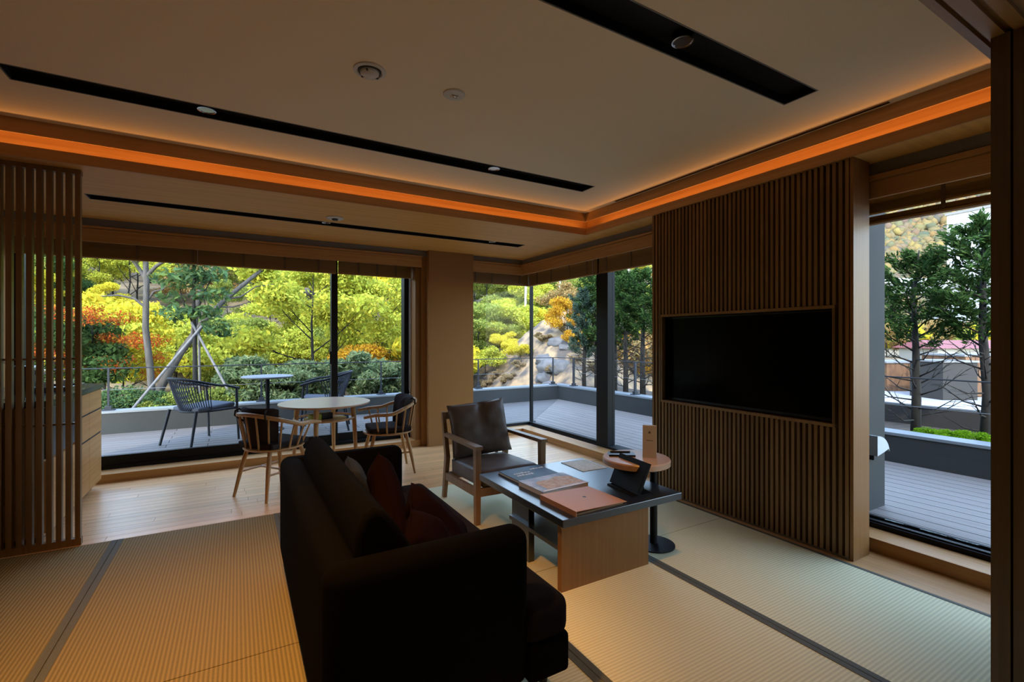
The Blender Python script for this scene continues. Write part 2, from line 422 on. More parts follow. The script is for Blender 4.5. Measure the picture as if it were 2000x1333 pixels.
# window sills
sill = thing('trim_1', 'oak step sill under the wide sliding window', 'window sill', kind='structure')
box('sill_board', 'oak_x', XL, 5.735, -0.03, 2.0, 5.945, 0.080, sill)
sill2 = thing('trim_2', 'oak step sill turning round the corner window', 'window sill', kind='structure')
box('sill_board', 'oak_x', 2.68, 5.735, -0.03, 3.70, 5.945, 0.080, sill2)
box('sill_board', 'oak_y', 3.50, 2.2, -0.03, 3.70, 5.735, 0.080, sill2)
sill3 = thing('trim_3', 'oak step sill below the window beside the television wall', 'window sill', kind='structure')
box('sill_board', 'oak_y', 3.50, YN, -0.03, 3.70, 2.2, 0.080, sill3)

# walls
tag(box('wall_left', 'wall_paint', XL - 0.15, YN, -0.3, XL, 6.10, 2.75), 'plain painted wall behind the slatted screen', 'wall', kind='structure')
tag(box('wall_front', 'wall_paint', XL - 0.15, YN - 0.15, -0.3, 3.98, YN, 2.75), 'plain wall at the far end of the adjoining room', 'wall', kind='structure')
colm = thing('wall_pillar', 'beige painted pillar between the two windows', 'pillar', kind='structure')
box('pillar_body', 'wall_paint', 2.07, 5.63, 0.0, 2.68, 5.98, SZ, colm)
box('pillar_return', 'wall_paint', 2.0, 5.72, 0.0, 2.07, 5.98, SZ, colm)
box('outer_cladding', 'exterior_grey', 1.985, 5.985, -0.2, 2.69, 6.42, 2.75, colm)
# plinths of the floor slab towards the deck, header walls over the windows
hw = thing('wall_back', 'grey header wall above the back windows', 'wall', kind='structure')
box('header', 'grey_band', XL, 5.70, 2.385, 3.98, 6.10, 3.1, hw)
hw2 = thing('wall_right', 'grey header wall above the windows beside the television', 'wall', kind='structure')
box('header', 'grey_band', 3.47, YN, 2.385, 3.98, 5.70, 3.1, hw2)
box('outer_pier', 'exterior_grey', 3.86, 1.70, -0.2, 4.27, 3.05, 3.1, hw2)
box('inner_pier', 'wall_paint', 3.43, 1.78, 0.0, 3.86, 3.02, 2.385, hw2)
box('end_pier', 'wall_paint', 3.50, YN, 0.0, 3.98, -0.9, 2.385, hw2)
# wooden lips and valances
v1 = thing('trim_4', 'oak valance board along the top of the wide window', 'valance', kind='structure')
box('lip', 'oak_x', XL, 5.675, 2.366, 2.0, 5.72, 2.384, v1); box('valance', 'oak_x', XL, 5.695, 2.245, 2.0, 5.72, 2.362, v1)
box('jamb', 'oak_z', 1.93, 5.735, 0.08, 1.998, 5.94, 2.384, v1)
v2 = thing('trim_5', 'oak valance board round the corner window', 'valance', kind='structure')
box('lip', 'oak_x', 2.68, 5.675, 2.366, 3.45, 5.72, 2.384, v2); box('valance', 'oak_x', 2.68, 5.695, 2.245, 3.465, 5.72, 2.362, v2)
box('lip', 'oak_y', 3.445, 3.0, 2.366, 3.49, 5.72, 2.384, v2); box('valance', 'oak_y', 3.465, 3.0, 2.245, 3.49, 5.72, 2.362, v2)
v3 = thing('trim_6', 'dark oak valance board above the window beside the television wall', 'valance', kind='structure')
box('lip', 'oak_y', 3.445, YN, 2.345, 3.50, 1.78, 2.375, v3); box('valance', 'oak_y', 3.465, YN, 2.235, 3.49, 1.78, 2.342, v3)

# ceiling with slots, soffit, cove
slot1 = (-1.0, 2.695, 3.218, 3.385); slot2 = (-1.0, 2.685, 1.377, 1.550); slot3 = (-1.0, 2.93, 4.755, 4.905)
ceil = thing('ceiling', 'raised off-white plaster ceiling', 'ceiling', kind='structure')
slab_holes(XL, 3.34, 0.40, 4.10, CZ, CZ + 0.05, [slot1, slot2]).build('plaster_field', 'ceiling_paint', ceil)
box('adjoining_field', 'ceiling_paint', XL, YN, 2.45, 3.98, 0.42, 2.50, ceil)
box('cove_board', 'oak_x', XL, CY - 0.012, 2.590, CX, CY, CZ, ceil)
box('cove_board', 'oak_y', CX - 0.012, 0.60, 2.590, CX, CY - 0.012, CZ, ceil)
box('cove_back', 'oak_x', XL, CY + 0.115, SZ + 0.01, CX + 0.13, CY + 0.13, CZ, ceil)
box('cove_back', 'oak_y', CX + 0.115, 0.42, SZ + 0.01, CX + 0.13, CY + 0.115, CZ, ceil)
roof = tag(box('roof', 'exterior_grey', XL - 0.15, YN - 0.15, 2.75, 4.0, 6.12, 3.12), 'flat roof slab over the room', 'roof', kind='structure')
sof = thing('ceiling_soffit', 'lower oak veneer ceiling running round the window side', 'ceiling', kind='structure')
slab_holes(XL, CX + .012, CY + .012, 5.70, SZ, SZ + 0.025, [slot3]).build('soffit_panel', 'soffit_wood', sof)
box('soffit_panel', 'soffit_wood', CX + .012, 0.42, SZ, 3.47, 5.70, SZ + 0.025, sof)
box('fascia', 'oak_x', XL, CY, SZ - .002, CX, CY + 0.012, 2.522, sof)
box('fascia', 'oak_y', CX, 0.42, SZ - .002, CX + 0.012, CY + 0.012, 2.522, sof)

def slot(name, h, z, label):
    x0, x1, y0, y1 = h
    t = thing(name, label, 'light slot', kind='structure')
    m = MB()
    m.box(x0, y0, z + 0.045, x1, y1, z + 0.05)
    m.box(x0, y0, z, x0 + 0.004, y1, z + 0.045).box(x1 - 0.004, y0, z, x1, y1, z + 0.045)
    m.box(x0 + .004, y0, z, x1 - .004, y0 + 0.004, z + 0.045).box(x0 + .004, y1 - 0.004, z, x1 - .004, y1, z + 0.045)
    m.build('channel', 'slot_black', t)
    e = MB(); w = 0.006; zz = z - 0.0015
    e.box(x0 - w, y0 - w, zz, x1 + w, y0, zz + .003).box(x0 - w, y1, zz, x1 + w, y1 + w, zz + .003).box(x0 - w, y0, zz, x0, y1, zz + .003).box(x1, y0, zz, x1 + w, y1, zz + .003)
    e.build('edge_bead', 'grey_band', t)
    return t
slot('trim_7', slot1, CZ, 'long black recessed light slot across the middle of the ceiling')
slot('trim_8', slot2, CZ, 'black recessed light slot near the sliding doors')
slot('trim_9', slot3, SZ, 'narrow black light slot in the oak soffit')

def downlight(x, y, z, label, r=0.042):
    t = thing('downlight', label, 'downlight', (x, y, z), group='recessed downlights')
    MB().lathe([(r + .006, 0.0), (r + .006, -.003), (r, -.004), (r, 0.0), (r * .9, .012), (r * .55, .030), (r * .55, .034), (r + .006, .034)], 24).build('trim_ring', 'chrome', t, 40)
    MB().lathe([(r * .97, .003), (r * .62, .028), (r * .60, .029), (r * .95, .006)], 24).build('reflector', 'chrome', t, 40)
    MB().lathe([(0.001, .020), (r * .35, .022), (r * .42, .030), (.001, .031)], 20).build('bulb', 'dark_hole', t, 40)
    return t
downlight(-0.153, 3.30, CZ + .01, 'recessed downlight near the left end of the long ceiling slot')
downlight(1.75, 3.30, CZ + .01, 'recessed downlight near the right end of the long ceiling slot')
downlight(1.737, 1.462, CZ + .01, 'recessed downlight in the black slot nearest the sliding doors')
downlight(-0.16, 1.462, CZ + .01, 'recessed downlight in the black slot, above the mats behind the sofa')
downlight(0.74, 4.83, SZ + .01, 'small recessed downlight in the soffit slot beside the soffit sprinkler', 0.036)
downlight(2.54, 4.83, SZ + .01, 'small recessed downlight near the corner end of the soffit slot', 0.036)
def spot(x, y, z, e, ang, tgt):
    d = bpy.data.lights.new('downlight_beam', 'SPOT'); d.energy = e; d.spot_size = R(ang); d.spot_blend = 1.0; d.color = (1.0, 0.47, 0.09); d.shadow_soft_size = 0.035
    o = bpy.data.objects.new('downlight_beam', d); COL.objects.link(o); o.location = (x, y, z)
    o.rotation_euler = (Vector(tgt) - Vector((x, y, z))).to_track_quat('-Z', 'Y').to_euler()
spot(-0.16, 1.462, CZ - .012, 500, 74, (-0.02, 2.20, 0))
spot(1.737, 1.462, CZ - .012, 75, 62, (1.65, 1.80, 0))
# LED strips hidden in the cove
def led(name, loc, rot, length, label):
    d = bpy.data.lights.new('cove_light', 'AREA'); d.shape = 'RECTANGLE'; d.size = length; d.size_y = 0.02; d.energy = 0.95 * length; d.color = (1.0, 0.45, 0.13)
    o = bpy.data.objects.new('cove_light', d); COL.objects.link(o); o.location = loc; o.rotation_euler = rot
led('a', (0.78, CY + 0.045, 2.512), (R(180), 0, 0), 4.9, '')
led('b', (CX + 0.045, 2.25, 2.512), (R(180), 0, R(90)), 3.2, '')
tag(box('led_strip', 'white_plastic', XL, CY + 0.030, SZ + 0.026, CX, CY + 0.060, 2.508), 'light strip lying in the cove above the wide window', 'light strip', 'cove light strips')
tag(box('led_strip', 'white_plastic', CX + 0.030, 0.45, SZ + 0.026, CX + 0.060, CY, 2.508), 'light strip lying in the cove above the television wall', 'light strip', 'cove light strips')

# smoke detectors, sprinkler, slot vent
t = thing('smoke_detector', 'round white smoke detector on the raised ceiling', 'smoke detector', (0.569, 2.387, CZ))
MB().lathe([(.078, 0), (.078, -.006), (.062, -.009), (.062, -.004)], 36).build('flange', 'white_plastic', t, 40)
MB().lathe([(.058, -.002), (.056, -.008), (.040, -.010), (.040, -.006)], 30).build('collar', 'dark_hole', t, 40)
MB().lathe([(.046, -.006), (.044, -.018), (.030, -.026), (.012, -.028), (.001, -.028)], 30).build('sensor_dome', 'white_plastic', t, 40)
for a in (.4, 2.2, 4.2):
    MB().box(-.012, -.004, -.022, .012, .004, -.016).build('sensor_window', 'dark_hole', t, 0, (math.cos(a) * .038, math.sin(a) * .038, 0), (0, 0, a))
t = thing('sprinkler', 'flat round concealed sprinkler plate on the raised ceiling', 'sprinkler', (1.021, 2.386, CZ))
MB().lathe([(.060, 0), (.060, -.004), (.056, -.008), (.001, -.009)], 32).build('cover_plate', 'white_plastic', t, 40)
MB().lathe([(.010, -.009), (.010, -.016), (.001, -.017)], 14).build('nozzle', 'chrome', t, 40)
for s in (-1, 1): MB().box(-.003, -.012, -.016, .003, .012, -.009).build('nozzle_fin', 'chrome', t, 0, (s * .016, 0, 0))
t = thing('soffit_sprinkler', 'round pale sprinkler plate beside the slot in the oak soffit', 'sprinkler', (0.775, 4.56, SZ))
MB().lathe([(.075, 0), (.075, -.005), (.068, -.009), (.001, -.010)], 32).build('cover_plate', 'white_plastic', t, 40)
MB().lathe([(.028, -.010), (.024, -.022), (.001, -.023)], 16).build('nozzle', 'dark_hole', t, 40)
t = thing('air_slot_vent', 'thin black air slot along the ceiling edge above the television', 'vent', (0, 0, 0))
box('slot_opening', 'slot_black', 3.150, 1.24, CZ - .003, 3.172, 3.46, CZ + .001, t)
for xa in (3.146, 3.172): box('bead', 'oak_y', xa, 1.236, CZ - .005, xa + .004, 3.464, CZ, t)
box('divider', 'oak_y', 3.150, 2.34, CZ - .004, 3.172, 2.36, CZ, t)

# overhead door track and stacked sliding doors by the camera
bm_ = thing('trim_10', 'grooved oak door track beam overhead by the stacked doors', 'door track', kind='structure')
gro = [(0.597, 0.617), (0.535, 0.555), (0.478, 0.498)]
m = MB().box(XL, .42, 2.402, 3.42, .63, 2.72)
ys = [.42, .478, .498, .535, .555, .597, .610, .63]
for a, b in ((.42, .475), (.495, .530), (.550, .592), (.605, .63)): m.box(XL, a, 2.385, 3.42, b, 2.402)
m.build('track_beam', 'beam_wood', bm_)
for i, (ya, yb, lab) in enumerate(((.537, .585, 'dark oak sliding door, the one nearer the window in the stack'), (.478, .531, 'dark oak sliding door, the one nearer the adjoining room in the stack'))):
    t = thing('sliding_door', lab, 'sliding door', (0, 0, 0), group='stacked sliding doors')
    x0, x1 = 2.245 + i * .004, 3.20
    box('stile', 'door_wood', x0, ya, .006, x0 + .06, yb, 2.384, t); box('stile', 'door_wood', x1 - .06, ya, .006, x1, yb, 2.384, t)
    box('rail', 'door_wood', x0 + .06, ya, 2.30, x1 - .06, yb, 2.384, t); box('rail', 'door_wood', x0 + .06, ya, .006, x1 - .06, yb, .09, t)
    box('door_panel', 'door_wood', x0 + .06, ya + .012, .09, x1 - .06, yb - .012, 2.30, t)

# ------------------------------------------------------------------ windows
def pane(x0, y0, z0, x1, y1, z1, par): return box('pane', 'glass', x0, y0, z0, x1, y1, z1, par)
w1 = thing('window_1', 'wide black-framed sliding glass window facing the autumn trees', 'window', kind='structure')
box('bottom_track', 'black_metal', XL, 5.948, .080, 1.93, 6.08, .115, w1)
box('bottom_rail', 'black_metal', XL, 5.97, .115, 1.04, 6.01, .205, w1)
box('bottom_rail', 'black_metal', 1.0, 6.025, .115, 1.93, 6.06, .205, w1)
box('head_frame', 'black_metal', XL, 5.948, 2.30, 1.93, 6.08, 2.385, w1)
box('mullion', 'black_metal', .975, 5.965, .115, 1.045, 6.06, 2.30, w1)
box('jamb_frame', 'black_metal', 1.855, 5.950, .115, 1.93, 6.08, 2.30, w1)
box('jamb_frame', 'black_metal', XL, 5.950, .115, XL + .06, 6.08, 2.30, w1)
pane(XL + .06, 5.985, .205, .975, 5.993, 2.30, w1); pane(1.045, 6.038, .205, 1.855, 6.046, 2.30, w1)
h = box('latch_handle', 'black_metal', .955, 5.955, 1.05, .975, 5.968, 1.20, w1)

w2 = thing('window_2', 'frameless corner window with a slim black corner post', 'window', kind='structure')
box('bottom_track', 'black_metal', 2.69, 5.948, .080, 3.86, 6.01, .120, w2)
box('bottom_track', 'black_metal', 3.745, 4.40, .080, 3.81, 5.948, .120, w2)
box('head_frame', 'black_metal', 2.69, 5.948, 2.30, 3.86, 6.01, 2.385, w2)
box('head_frame', 'black_metal', 3.745, 3.02, 2.30, 3.81, 5.948, 2.385, w2)
box('corner_post', 'black_metal', 3.775, 5.945, .120, 3.815, 5.985, 2.30, w2)
pane(2.69, 5.965, .120, 3.775, 5.973, 2.30, w2); pane(3.79, 4.40, .120, 3.798, 5.945, 2.30, w2)
w3 = thing('window_3', 'black-framed glass door between the corner window and the television wall', 'window', kind='structure')
box('mullion', 'black_metal', 3.72, 4.20, .080, 3.83, 4.40, 2.30, w3)
box('bottom_track', 'black_metal', 3.70, 3.02, .080, 3.86, 4.20, .105, w3)
box('jamb_frame', 'black_metal', 3.74, 3.02, .105, 3.83, 3.10, 2.30, w3)
pane(3.79, 3.10, .105, 3.798, 4.20, 2.30, w3)
w4 = thing('window_4', 'tall window between the television wall and the sliding doors', 'window', kind='structure')
m = MB().box(3.705, YN, .080, 3.85, 1.78, .112).box(3.725, YN, .112, 3.755, 1.78, .122).box(3.80, YN, .112, 3.83, 1.78, .130)
m.build('bottom_track', 'black_metal', w4)
box('head_frame', 'black_metal', 3.745, YN, 2.30, 3.83, 1.78, 2.385, w4)
pane(3.785, -.9, .13, 3.793, 1.78, 2.30, w4)

# ------------------------------------------------------------------ bamboo roman blinds
def blind(axis, a0, a1, c, zb, label, tapes, cords=(), gap=False):
    """axis 'x': runs along X at Y=c; axis 'y': runs along Y at X=c (room side = smaller c)."""
    t = thing('bamboo_blind', label, 'blind', group='raised bamboo blinds')
    mt = 'bamboo' if axis == 'x' else 'bamboo_y'
    def bx(nm, u0, u1, d0, d1, z0, z1, mm, par=t):
        return box(nm, mm, u0, c + d0, z0, u1, c + d1, z1, par) if axis == 'x' else box(nm, mm, c + d0, u0, z0, c + d1, u1, z1, par)
    # folds: each a layer of bundled thin reeds
    for k in range(2):
        d = .016 * k
        m = MB(); z0 = zb + .010 + .006 * k
        n = 18 if k == 0 else 10
        for q in range(n):
            za = z0 + q * .0125
            if za > 2.335: break
            if gap and 2.160 < za < 2.178: continue      # the reeds hang apart here and daylight shows
            if axis == 'x': m.box(a0, c + d, za, a1, c + d + .007, za + .0121)
            else: m.box(c + d, a0, za, c + d + .007, a1, za + .0121)
        f = m.build('fold', mt, t)
    bx('bottom_rail', a0, a1, -.004, .048, zb, zb + .014, mt)
    bx('head_rail', a0, a1, .0, .05, 2.345, 2.383, mt)
    for q in tapes: bx('tape', q, q + .022, -.0035, -.0005, zb + .014, 2.36, 'tape')
    for q in cords:
        if axis == 'x': MB().tube([(q, c - .006, 2.36), (q, c - .006, zb - .02)], .0022, 6).build('lift_cord', 'paper', t)
        else: MB().tube([(c - .006, q, 2.36), (c - .006, q, zb - .02)], .0022, 6).build('lift_cord', 'paper', t)
    return t
blind('x', XL + .03, 1.005, 5.835, 2.115, 'wide raised bamboo blind over the left part of the wide window', [-1.3, -.85, -.4, .05, .45, .80], [-.35])
blind('x', 1.03, 1.90, 5.835, 2.115, 'raised bamboo blind just left of the beige pillar', [1.25, 1.47, 1.70])
blind('x', 2.70, 3.655, 5.835, 2.115, 'raised bamboo blind between the beige pillar and the room corner', [2.80, 3.05, 3.50])
blind('y', 4.32, 5.885, 3.665, 2.115, 'raised bamboo blind on the corner side of the thick black mullion', [5.6, 5.25, 4.85, 4.5], [4.40])
blind('y', 3.04, 4.29, 3.665, 2.115, 'raised bamboo blind between the thick mullion and the television wall', [4.15, 3.75, 3.3])
blind('y', -1.0, 1.74, 3.665, 2.115, 'dark raised bamboo blind in the window beside the sliding doors', [1.15, .9], gap=True)
# loop cord hanging beside the pillar
t = thing('blind_cord', 'looped pale blind cord hanging against the black jamb by the pillar', 'cord')
MB().tube([(1.905, 5.90, 2.12), (1.905, 5.90, .70), (1.912, 5.90, .66), (1.919, 5.90, .70), (1.919, 5.90, 2.12)], .0028, 6).build('cord_loop', 'paper', t)
MB().lathe([(.004, 0), (.009, -.01), (.008, -.035), (.002, -.04)], 10, (1.912, 5.90, .655)).build('cord_weight', 'paper', t, 40)

# ------------------------------------------------------------------ television wall
tvw = thing('wall_television', 'slatted wooden partition wall holding the television', 'wall', kind='structure')
Y0, Y1 = 1.445, 3.072
NY0, NY1, NZ0, NZ1 = 1.563, 2.935, 0.815, 1.541
b = MB(); x0, x1 = 3.262, 3.42
b.box(x0, Y0 + .02, 0, x1, Y1, NZ0).box(x0, Y0 + .02, NZ1, x1, Y1, SZ).box(x0, Y0 + .02, NZ0, x1, NY0, NZ1).box(x0, NY1, NZ0, x1, Y1, NZ1).box(3.36, NY0, NZ0, x1, NY1, NZ1)
b.build('backing', 'dark_back', tvw)
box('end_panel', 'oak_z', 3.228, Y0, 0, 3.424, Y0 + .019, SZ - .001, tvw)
n = 44; pitch = (Y1 - Y0 - .03) / n
meshes = {}
def slat(y, z0, z1):
    k = (round(z0, 3), round(z1, 3))
    if k not in meshes:
        m = MB().box(-.010, -.0100, z0, .024, .0100, z1); me = bpy.data.meshes.new('slat'); me.from_pydata(m.v, [], m.f); me.materials.append(MATS['slat_wood']); meshes[k] = me
    o = bpy.data.objects.new('slat', meshes[k]); COL.objects.link(o); o.parent = tvw; o.location = (3.238, y, 0)
for i in range(n):
    y = Y0 + .036 + pitch * i
    if NY0 - .018 < y < NY1 + .018:
        slat(y, .012, NZ0 - .022); slat(y, NZ1 + .022, SZ - .002)
    else:
        slat(y, .012, SZ - .002)
box('base_strip', 'door_wood', 3.226, Y0 + .019, 0, 3.262, Y1, .012, tvw)
fr = MB().box(3.224, NY0 - .016, NZ1, 3.36, NY1 + .016, NZ1 + .020).box(3.224, NY0 - .016, NZ0 - .020, 3.36, NY1 + .016, NZ0)
fr.build('niche_rail', 'slat_wood', tvw)
MB().box(3.224, NY0 - .016, NZ0, 3.36, NY0, NZ1).box(3.224, NY1, NZ0, 3.36, NY1 + .016, NZ1).build('niche_side', 'slat_wood', tvw)
t = thing('television', 'large flat black television set into the slatted wall', 'television', (3.30, (NY0 + NY1) / 2, NZ0))
ww = (NY1 - NY0) / 2 - .006
MB().box(.0, -ww, .004, .05, ww, NZ1 - NZ0 - .006).build('body', 'tv_bezel', t)
MB().box(-.003, -ww + .012, .022, .0, ww - .012, NZ1 - NZ0 - .016).build('screen', 'tv_screen', t)
MB().box(-.006, -ww, .004, .0, ww, .022).box(-.006, -ww, NZ1 - NZ0 - .016, .0, ww, NZ1 - NZ0 - .006).box(-.006, -ww, .022, 0, -ww + .012, NZ1 - NZ0 - .016).box(-.006, ww - .012, .022, 0, ww, NZ1 - NZ0 - .016).build('bezel', 'tv_bezel', t)

# ------------------------------------------------------------------ slatted screen and cabinet (left)
scr = thing('slatted_screen', 'dark floor-to-ceiling slatted wooden screen in front of the cabinet', 'screen', (0, 4.12, 0))
me = None
for i in range(19):
    x = -.900 - .0462 * i
    if me is None:
        m = MB().box(-.0135, -.020, .045, .0135, .020, 2.425); me = bpy.data.meshes.new('slat'); me.from_pydata(m.v, [], m.f); me.materials.append(MATS['screen_wood'])
    o = bpy.data.objects.new('slat', me); COL.objects.link(o); o.parent = scr; o.location = (x, 0, 0)
box('bottom_rail', 'screen_wood', XL, -.022, .0, -.882, .022, .045, scr)
box('top_rail', 'screen_wood', XL, -.022, 2.425, -.882, .022, SZ - .001, scr)
for z in (1.22, .795): box('cross_rail', 'screen_wood', XL, .0, z - .006, -.888, .024, z + .006, scr)
cab = thing('minibar_cabinet', 'oak minibar cabinet with drawers behind the slatted screen', 'cabinet', (-1.07, 4.2, 0))
box('body', 'oak_y', -.60, 0.0, .06, -.022, 1.42, .90, cab)
box('plinth', 'door_wood', -.60, 0.02, 0, -.06, 1.38, .06, cab)
for (ya, yb) in ((.62, 1.02), (1.025, 1.42)):
    for z0, z1 in ((.075, .50), (.515, .715), (.730, .895)):
        d = box('drawer', 'oak_y', -.022, ya, z0, 0.0, yb, z1, cab)
        box('finger_pull', 'dark_back', -.018, ya + .01, z1, -.004, yb - .01, z1 + .013, d)
d = box('fridge_door', 'lacquer', -.022, .02, .56, -.002, .61, .895, cab); box('door_edge', 'black_metal', -.003, .03, .57, .001, .05, .885, d)
box('drawer', 'oak_y', -.022, .02, .075, 0.0, .61, .545, cab)
tag(box('countertop', 'counter_stone', -1.68, 4.19, .905, -1.055, 5.64, .945), 'polished dark stone counter on the oak minibar cabinet', 'countertop')
gm = MB().lathe([(.026, 0), (.028, .004), (.036, .11), (.034, .11), (.026, .008), (.001, .008)], 18)
for i, (x, y) in enumerate(((-1.20, 4.38), (-1.30, 4.62), (-1.22, 4.80))):
    o = gm.build('drinking_glass', 'glass', None, 40, (x, y, .945))
    tag(o, ('clear tumbler nearest the water bottle on the counter', 'clear tumbler in the middle of the counter row', 'clear tumbler nearest the tea tray on the counter')[i], 'glass', 'tumblers on the counter')
t = thing('tea_tray', 'black lacquer tray of cups on the stone counter', 'tray', (-1.25, 5.12, .945))
MB().box(-.13, -.20, 0, .13, .20, .012).build('tray_base', 'lacquer', t); MB().box(-.13, -.20, .012, -.12, .20, .03).box(.12, -.20, .012, .13, .20, .03).box(-.12, -.20, .012, .12, -.19, .03).box(-.12, .19, .012, .12, .20, .03).build('tray_rim', 'lacquer', t)
cm = MB().lathe([(.020, 0), (.024, .003), (.038, .055), (.035, .055), (.022, .008), (.001, .008)], 18)
for i, (x, y) in enumerate(((-1.29, 5.04), (-1.20, 5.20))):
    tag(cm.build('tea_cup', 'paper', None, 40, (x, y, .957)), ('small white tea cup at the screen end of the black tray', 'small white tea cup at the window end of the black tray')[i], 'cup', 'cups on the tray')
t = thing('coffee_machine', 'small black coffee machine on the counter behind the screen', 'coffee machine', (-1.40, 4.95, .945))
rbox('body', (.16, .13, .20), .02, 'lacquer', t, (0, 0, .10)); rbox('spout', (.06, .05, .04), .01, 'chrome', t, (.10, 0, .15))
t = thing('water_bottle', 'clear water bottle standing at the far left of the counter', 'bottle', (-1.34, 4.40, .945))
MB().lathe([(.034, 0), (.036, .01), (.036, .16), (.014, .21), (.013, .24), (.001, .24)], 20).build('bottle_body', 'glass', t, 40)
MB().lathe([(.015, .24), (.015, .262), (.001, .262)], 14).build('cap', 'white_plastic', t, 40)

# ------------------------------------------------------------------ sofa and cushions
t = thing('sofa', 'dark charcoal fabric two-seat sofa seen from behind', 'sofa', (0, 0, 0))
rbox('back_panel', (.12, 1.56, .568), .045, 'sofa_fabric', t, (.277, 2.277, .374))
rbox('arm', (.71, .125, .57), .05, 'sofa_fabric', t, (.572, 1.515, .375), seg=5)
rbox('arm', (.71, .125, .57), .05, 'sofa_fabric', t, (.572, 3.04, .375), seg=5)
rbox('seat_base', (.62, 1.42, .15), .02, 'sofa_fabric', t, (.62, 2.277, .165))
rbox('front_base', (.18, 1.66, .15), .02, 'sofa_fabric', t, (1.005, 2.275, .165))
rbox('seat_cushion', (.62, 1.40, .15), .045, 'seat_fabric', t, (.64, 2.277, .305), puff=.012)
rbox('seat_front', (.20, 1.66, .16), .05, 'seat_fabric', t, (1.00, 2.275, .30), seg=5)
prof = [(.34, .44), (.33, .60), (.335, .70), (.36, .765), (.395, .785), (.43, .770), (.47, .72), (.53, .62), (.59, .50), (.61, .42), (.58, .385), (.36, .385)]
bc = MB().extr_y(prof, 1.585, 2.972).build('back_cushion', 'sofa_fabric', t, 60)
bv = bc.modifiers.new('soft', 'BEVEL'); bv.width = .02; bv.segments = 3; bv.limit_method = 'ANGLE'; bv.angle_limit = R(55)
for (x, y) in ((.28, 1.52), (.28, 3.03), (1.02, 1.52), (1.02, 3.03)):
    MB().lathe([(.014, 0), (.020, .095), (.001, .095)], 12, (x, y, 0)).build('leg', 'black_metal', t, 40)

def pillow(name, w, h, th, material, loc, rot, label, group, seed=0, dent=0.0):
    n = 22; vs = []; fs = []
    for s in (1, -1):
        for i in range(n + 1):
            for j in range(n + 1):
                u, v = i / n * 2 - 1, j / n * 2 - 1
                k = max(0, (1 - u ** 4) * (1 - v ** 4)) ** .55
                pin = 1 - .06 * (1 - abs(u) ** 2) * (abs(v) ** 6) ; pin2 = 1 - .06 * (1 - abs(v) ** 2) * (abs(u) ** 6)
                wr = .12 * th * mnoise.noise(Vector((u * 2.2 + seed, v * 2.2, s * 3)))
                fold = -dent * th * math.exp(-((u - .15 * v) / .16) ** 2) * max(0, v + .4)
                vs.append((u * w / 2 * pin2, v * h / 2 * pin, s * (k * th / 2 + (wr + fold) * k)))
    N = (n + 1) ** 2
    for s in (0, 1):
        for i in range(n):
            for j in range(n):
                a = s * N + i * (n + 1) + j; q = (a, a + n + 1, a + n + 2, a + 1)
                fs.append(q if s == 0 else tuple(reversed(q)))
    bm = bmesh.new()
    me = bpy.data.meshes.new(name); me.from_pydata(vs, [], fs); bm.from_mesh(me); bmesh.ops.remove_doubles(bm, verts=bm.verts[:], dist=.0008); bm.to_mesh(me); bm.free()
    root = thing(name, label, 'cushion', loc, 0, group); root.rotation_euler = rot
    link('cover', me, material, root, 60)
    edge = [(w / 2 * math.copysign(abs(math.cos(a)) ** .3, math.cos(a)), h / 2 * math.copysign(abs(math.sin(a)) ** .3, math.sin(a)), 0) for a in [2 * math.pi * q / 48 for q in range(49)]]
    edge = [(x * (1 - .06 * (1 - (2 * y / h) ** 2) * abs(2 * x / w) ** 6), y * (1 - .06 * (1 - (2 * x / w) ** 2) * abs(2 * y / h) ** 6), 0) for x, y, z in edge]
    MB().tube(edge, .0035, 5, False).build('piping', material, root, 60)
    return root
pillow('throw_cushion', .43, .43, .15, 'maroon', (.645, 2.33, .505), (R(78), R(38), R(76)), 'maroon throw cushion standing on its corner on the sofa', 'maroon throw cushions', 2, .35)
pillow('throw_cushion', .42, .42, .16, 'maroon', (.76, 1.93, .475), (R(52), R(-14), R(70)), 'maroon throw cushion slumped over towards the near sofa arm', 'maroon throw cushions', 5, .45)
pillow('throw_cushion', .38, .36, .12, 'grey_cushion', (.60, 2.76, .475), (R(74), 0, R(84)), 'grey throw cushion leaning at the far end of the sofa', None, 9)

# ------------------------------------------------------------------ armchair
t = thing('armchair', 'walnut-framed lounge armchair with grey cushions beside the coffee table', 'armchair', (1.795, 3.42, 0), R(-2))
for s in (-1, 1):
    x = s * .275
    MB().hexa([(x - .018, -.345, 0), (x + .018, -.345, 0), (x + .018, -.305, 0), (x - .018, -.305, 0)], [(x - .022, -.350, .545), (x + .022, -.350, .545), (x + .022, -.300, .545), (x - .022, -.300, .545)]).build('leg', 'walnut', t)
    MB().hexa([(x - .016, .345, 0), (x + .016, .345, 0), (x + .016, .385, 0), (x - .016, .385, 0)], [(x - .018, .270, .36), (x + .018, .270, .36), (x + .018, .320, .36), (x - .018, .320, .36)]).hexa([(x - .018, .270, .36), (x + .018, .270, .36), (x + .018, .320, .36), (x - .018, .320, .36)], [(x - .015, .375, .72), (x + .015, .375, .72), (x + .015, .405, .72), (x - .015, .405, .72)]).build('leg', 'walnut', t)
    MB().hexa([(x - .028, -.365, .545), (x + .028, -.365, .545), (x + .022, .335, .528), (x - .022, .335, .528)], [(x - .028, -.365, .572), (x + .028, -.365, .572), (x + .022, .335, .553), (x - .022, .335, .553)]).build('armrest', 'walnut', t)
    MB().hexa([(x - .014, -.31, .20), (x + .014, -.31, .20), (x + .014, .30, .165), (x - .014, .30, .165)], [(x - .014, -.31, .26), (x + .014, -.31, .26), (x + .014, .30, .225), (x - .014, .30, .225)]).build('seat_rail', 'walnut', t)
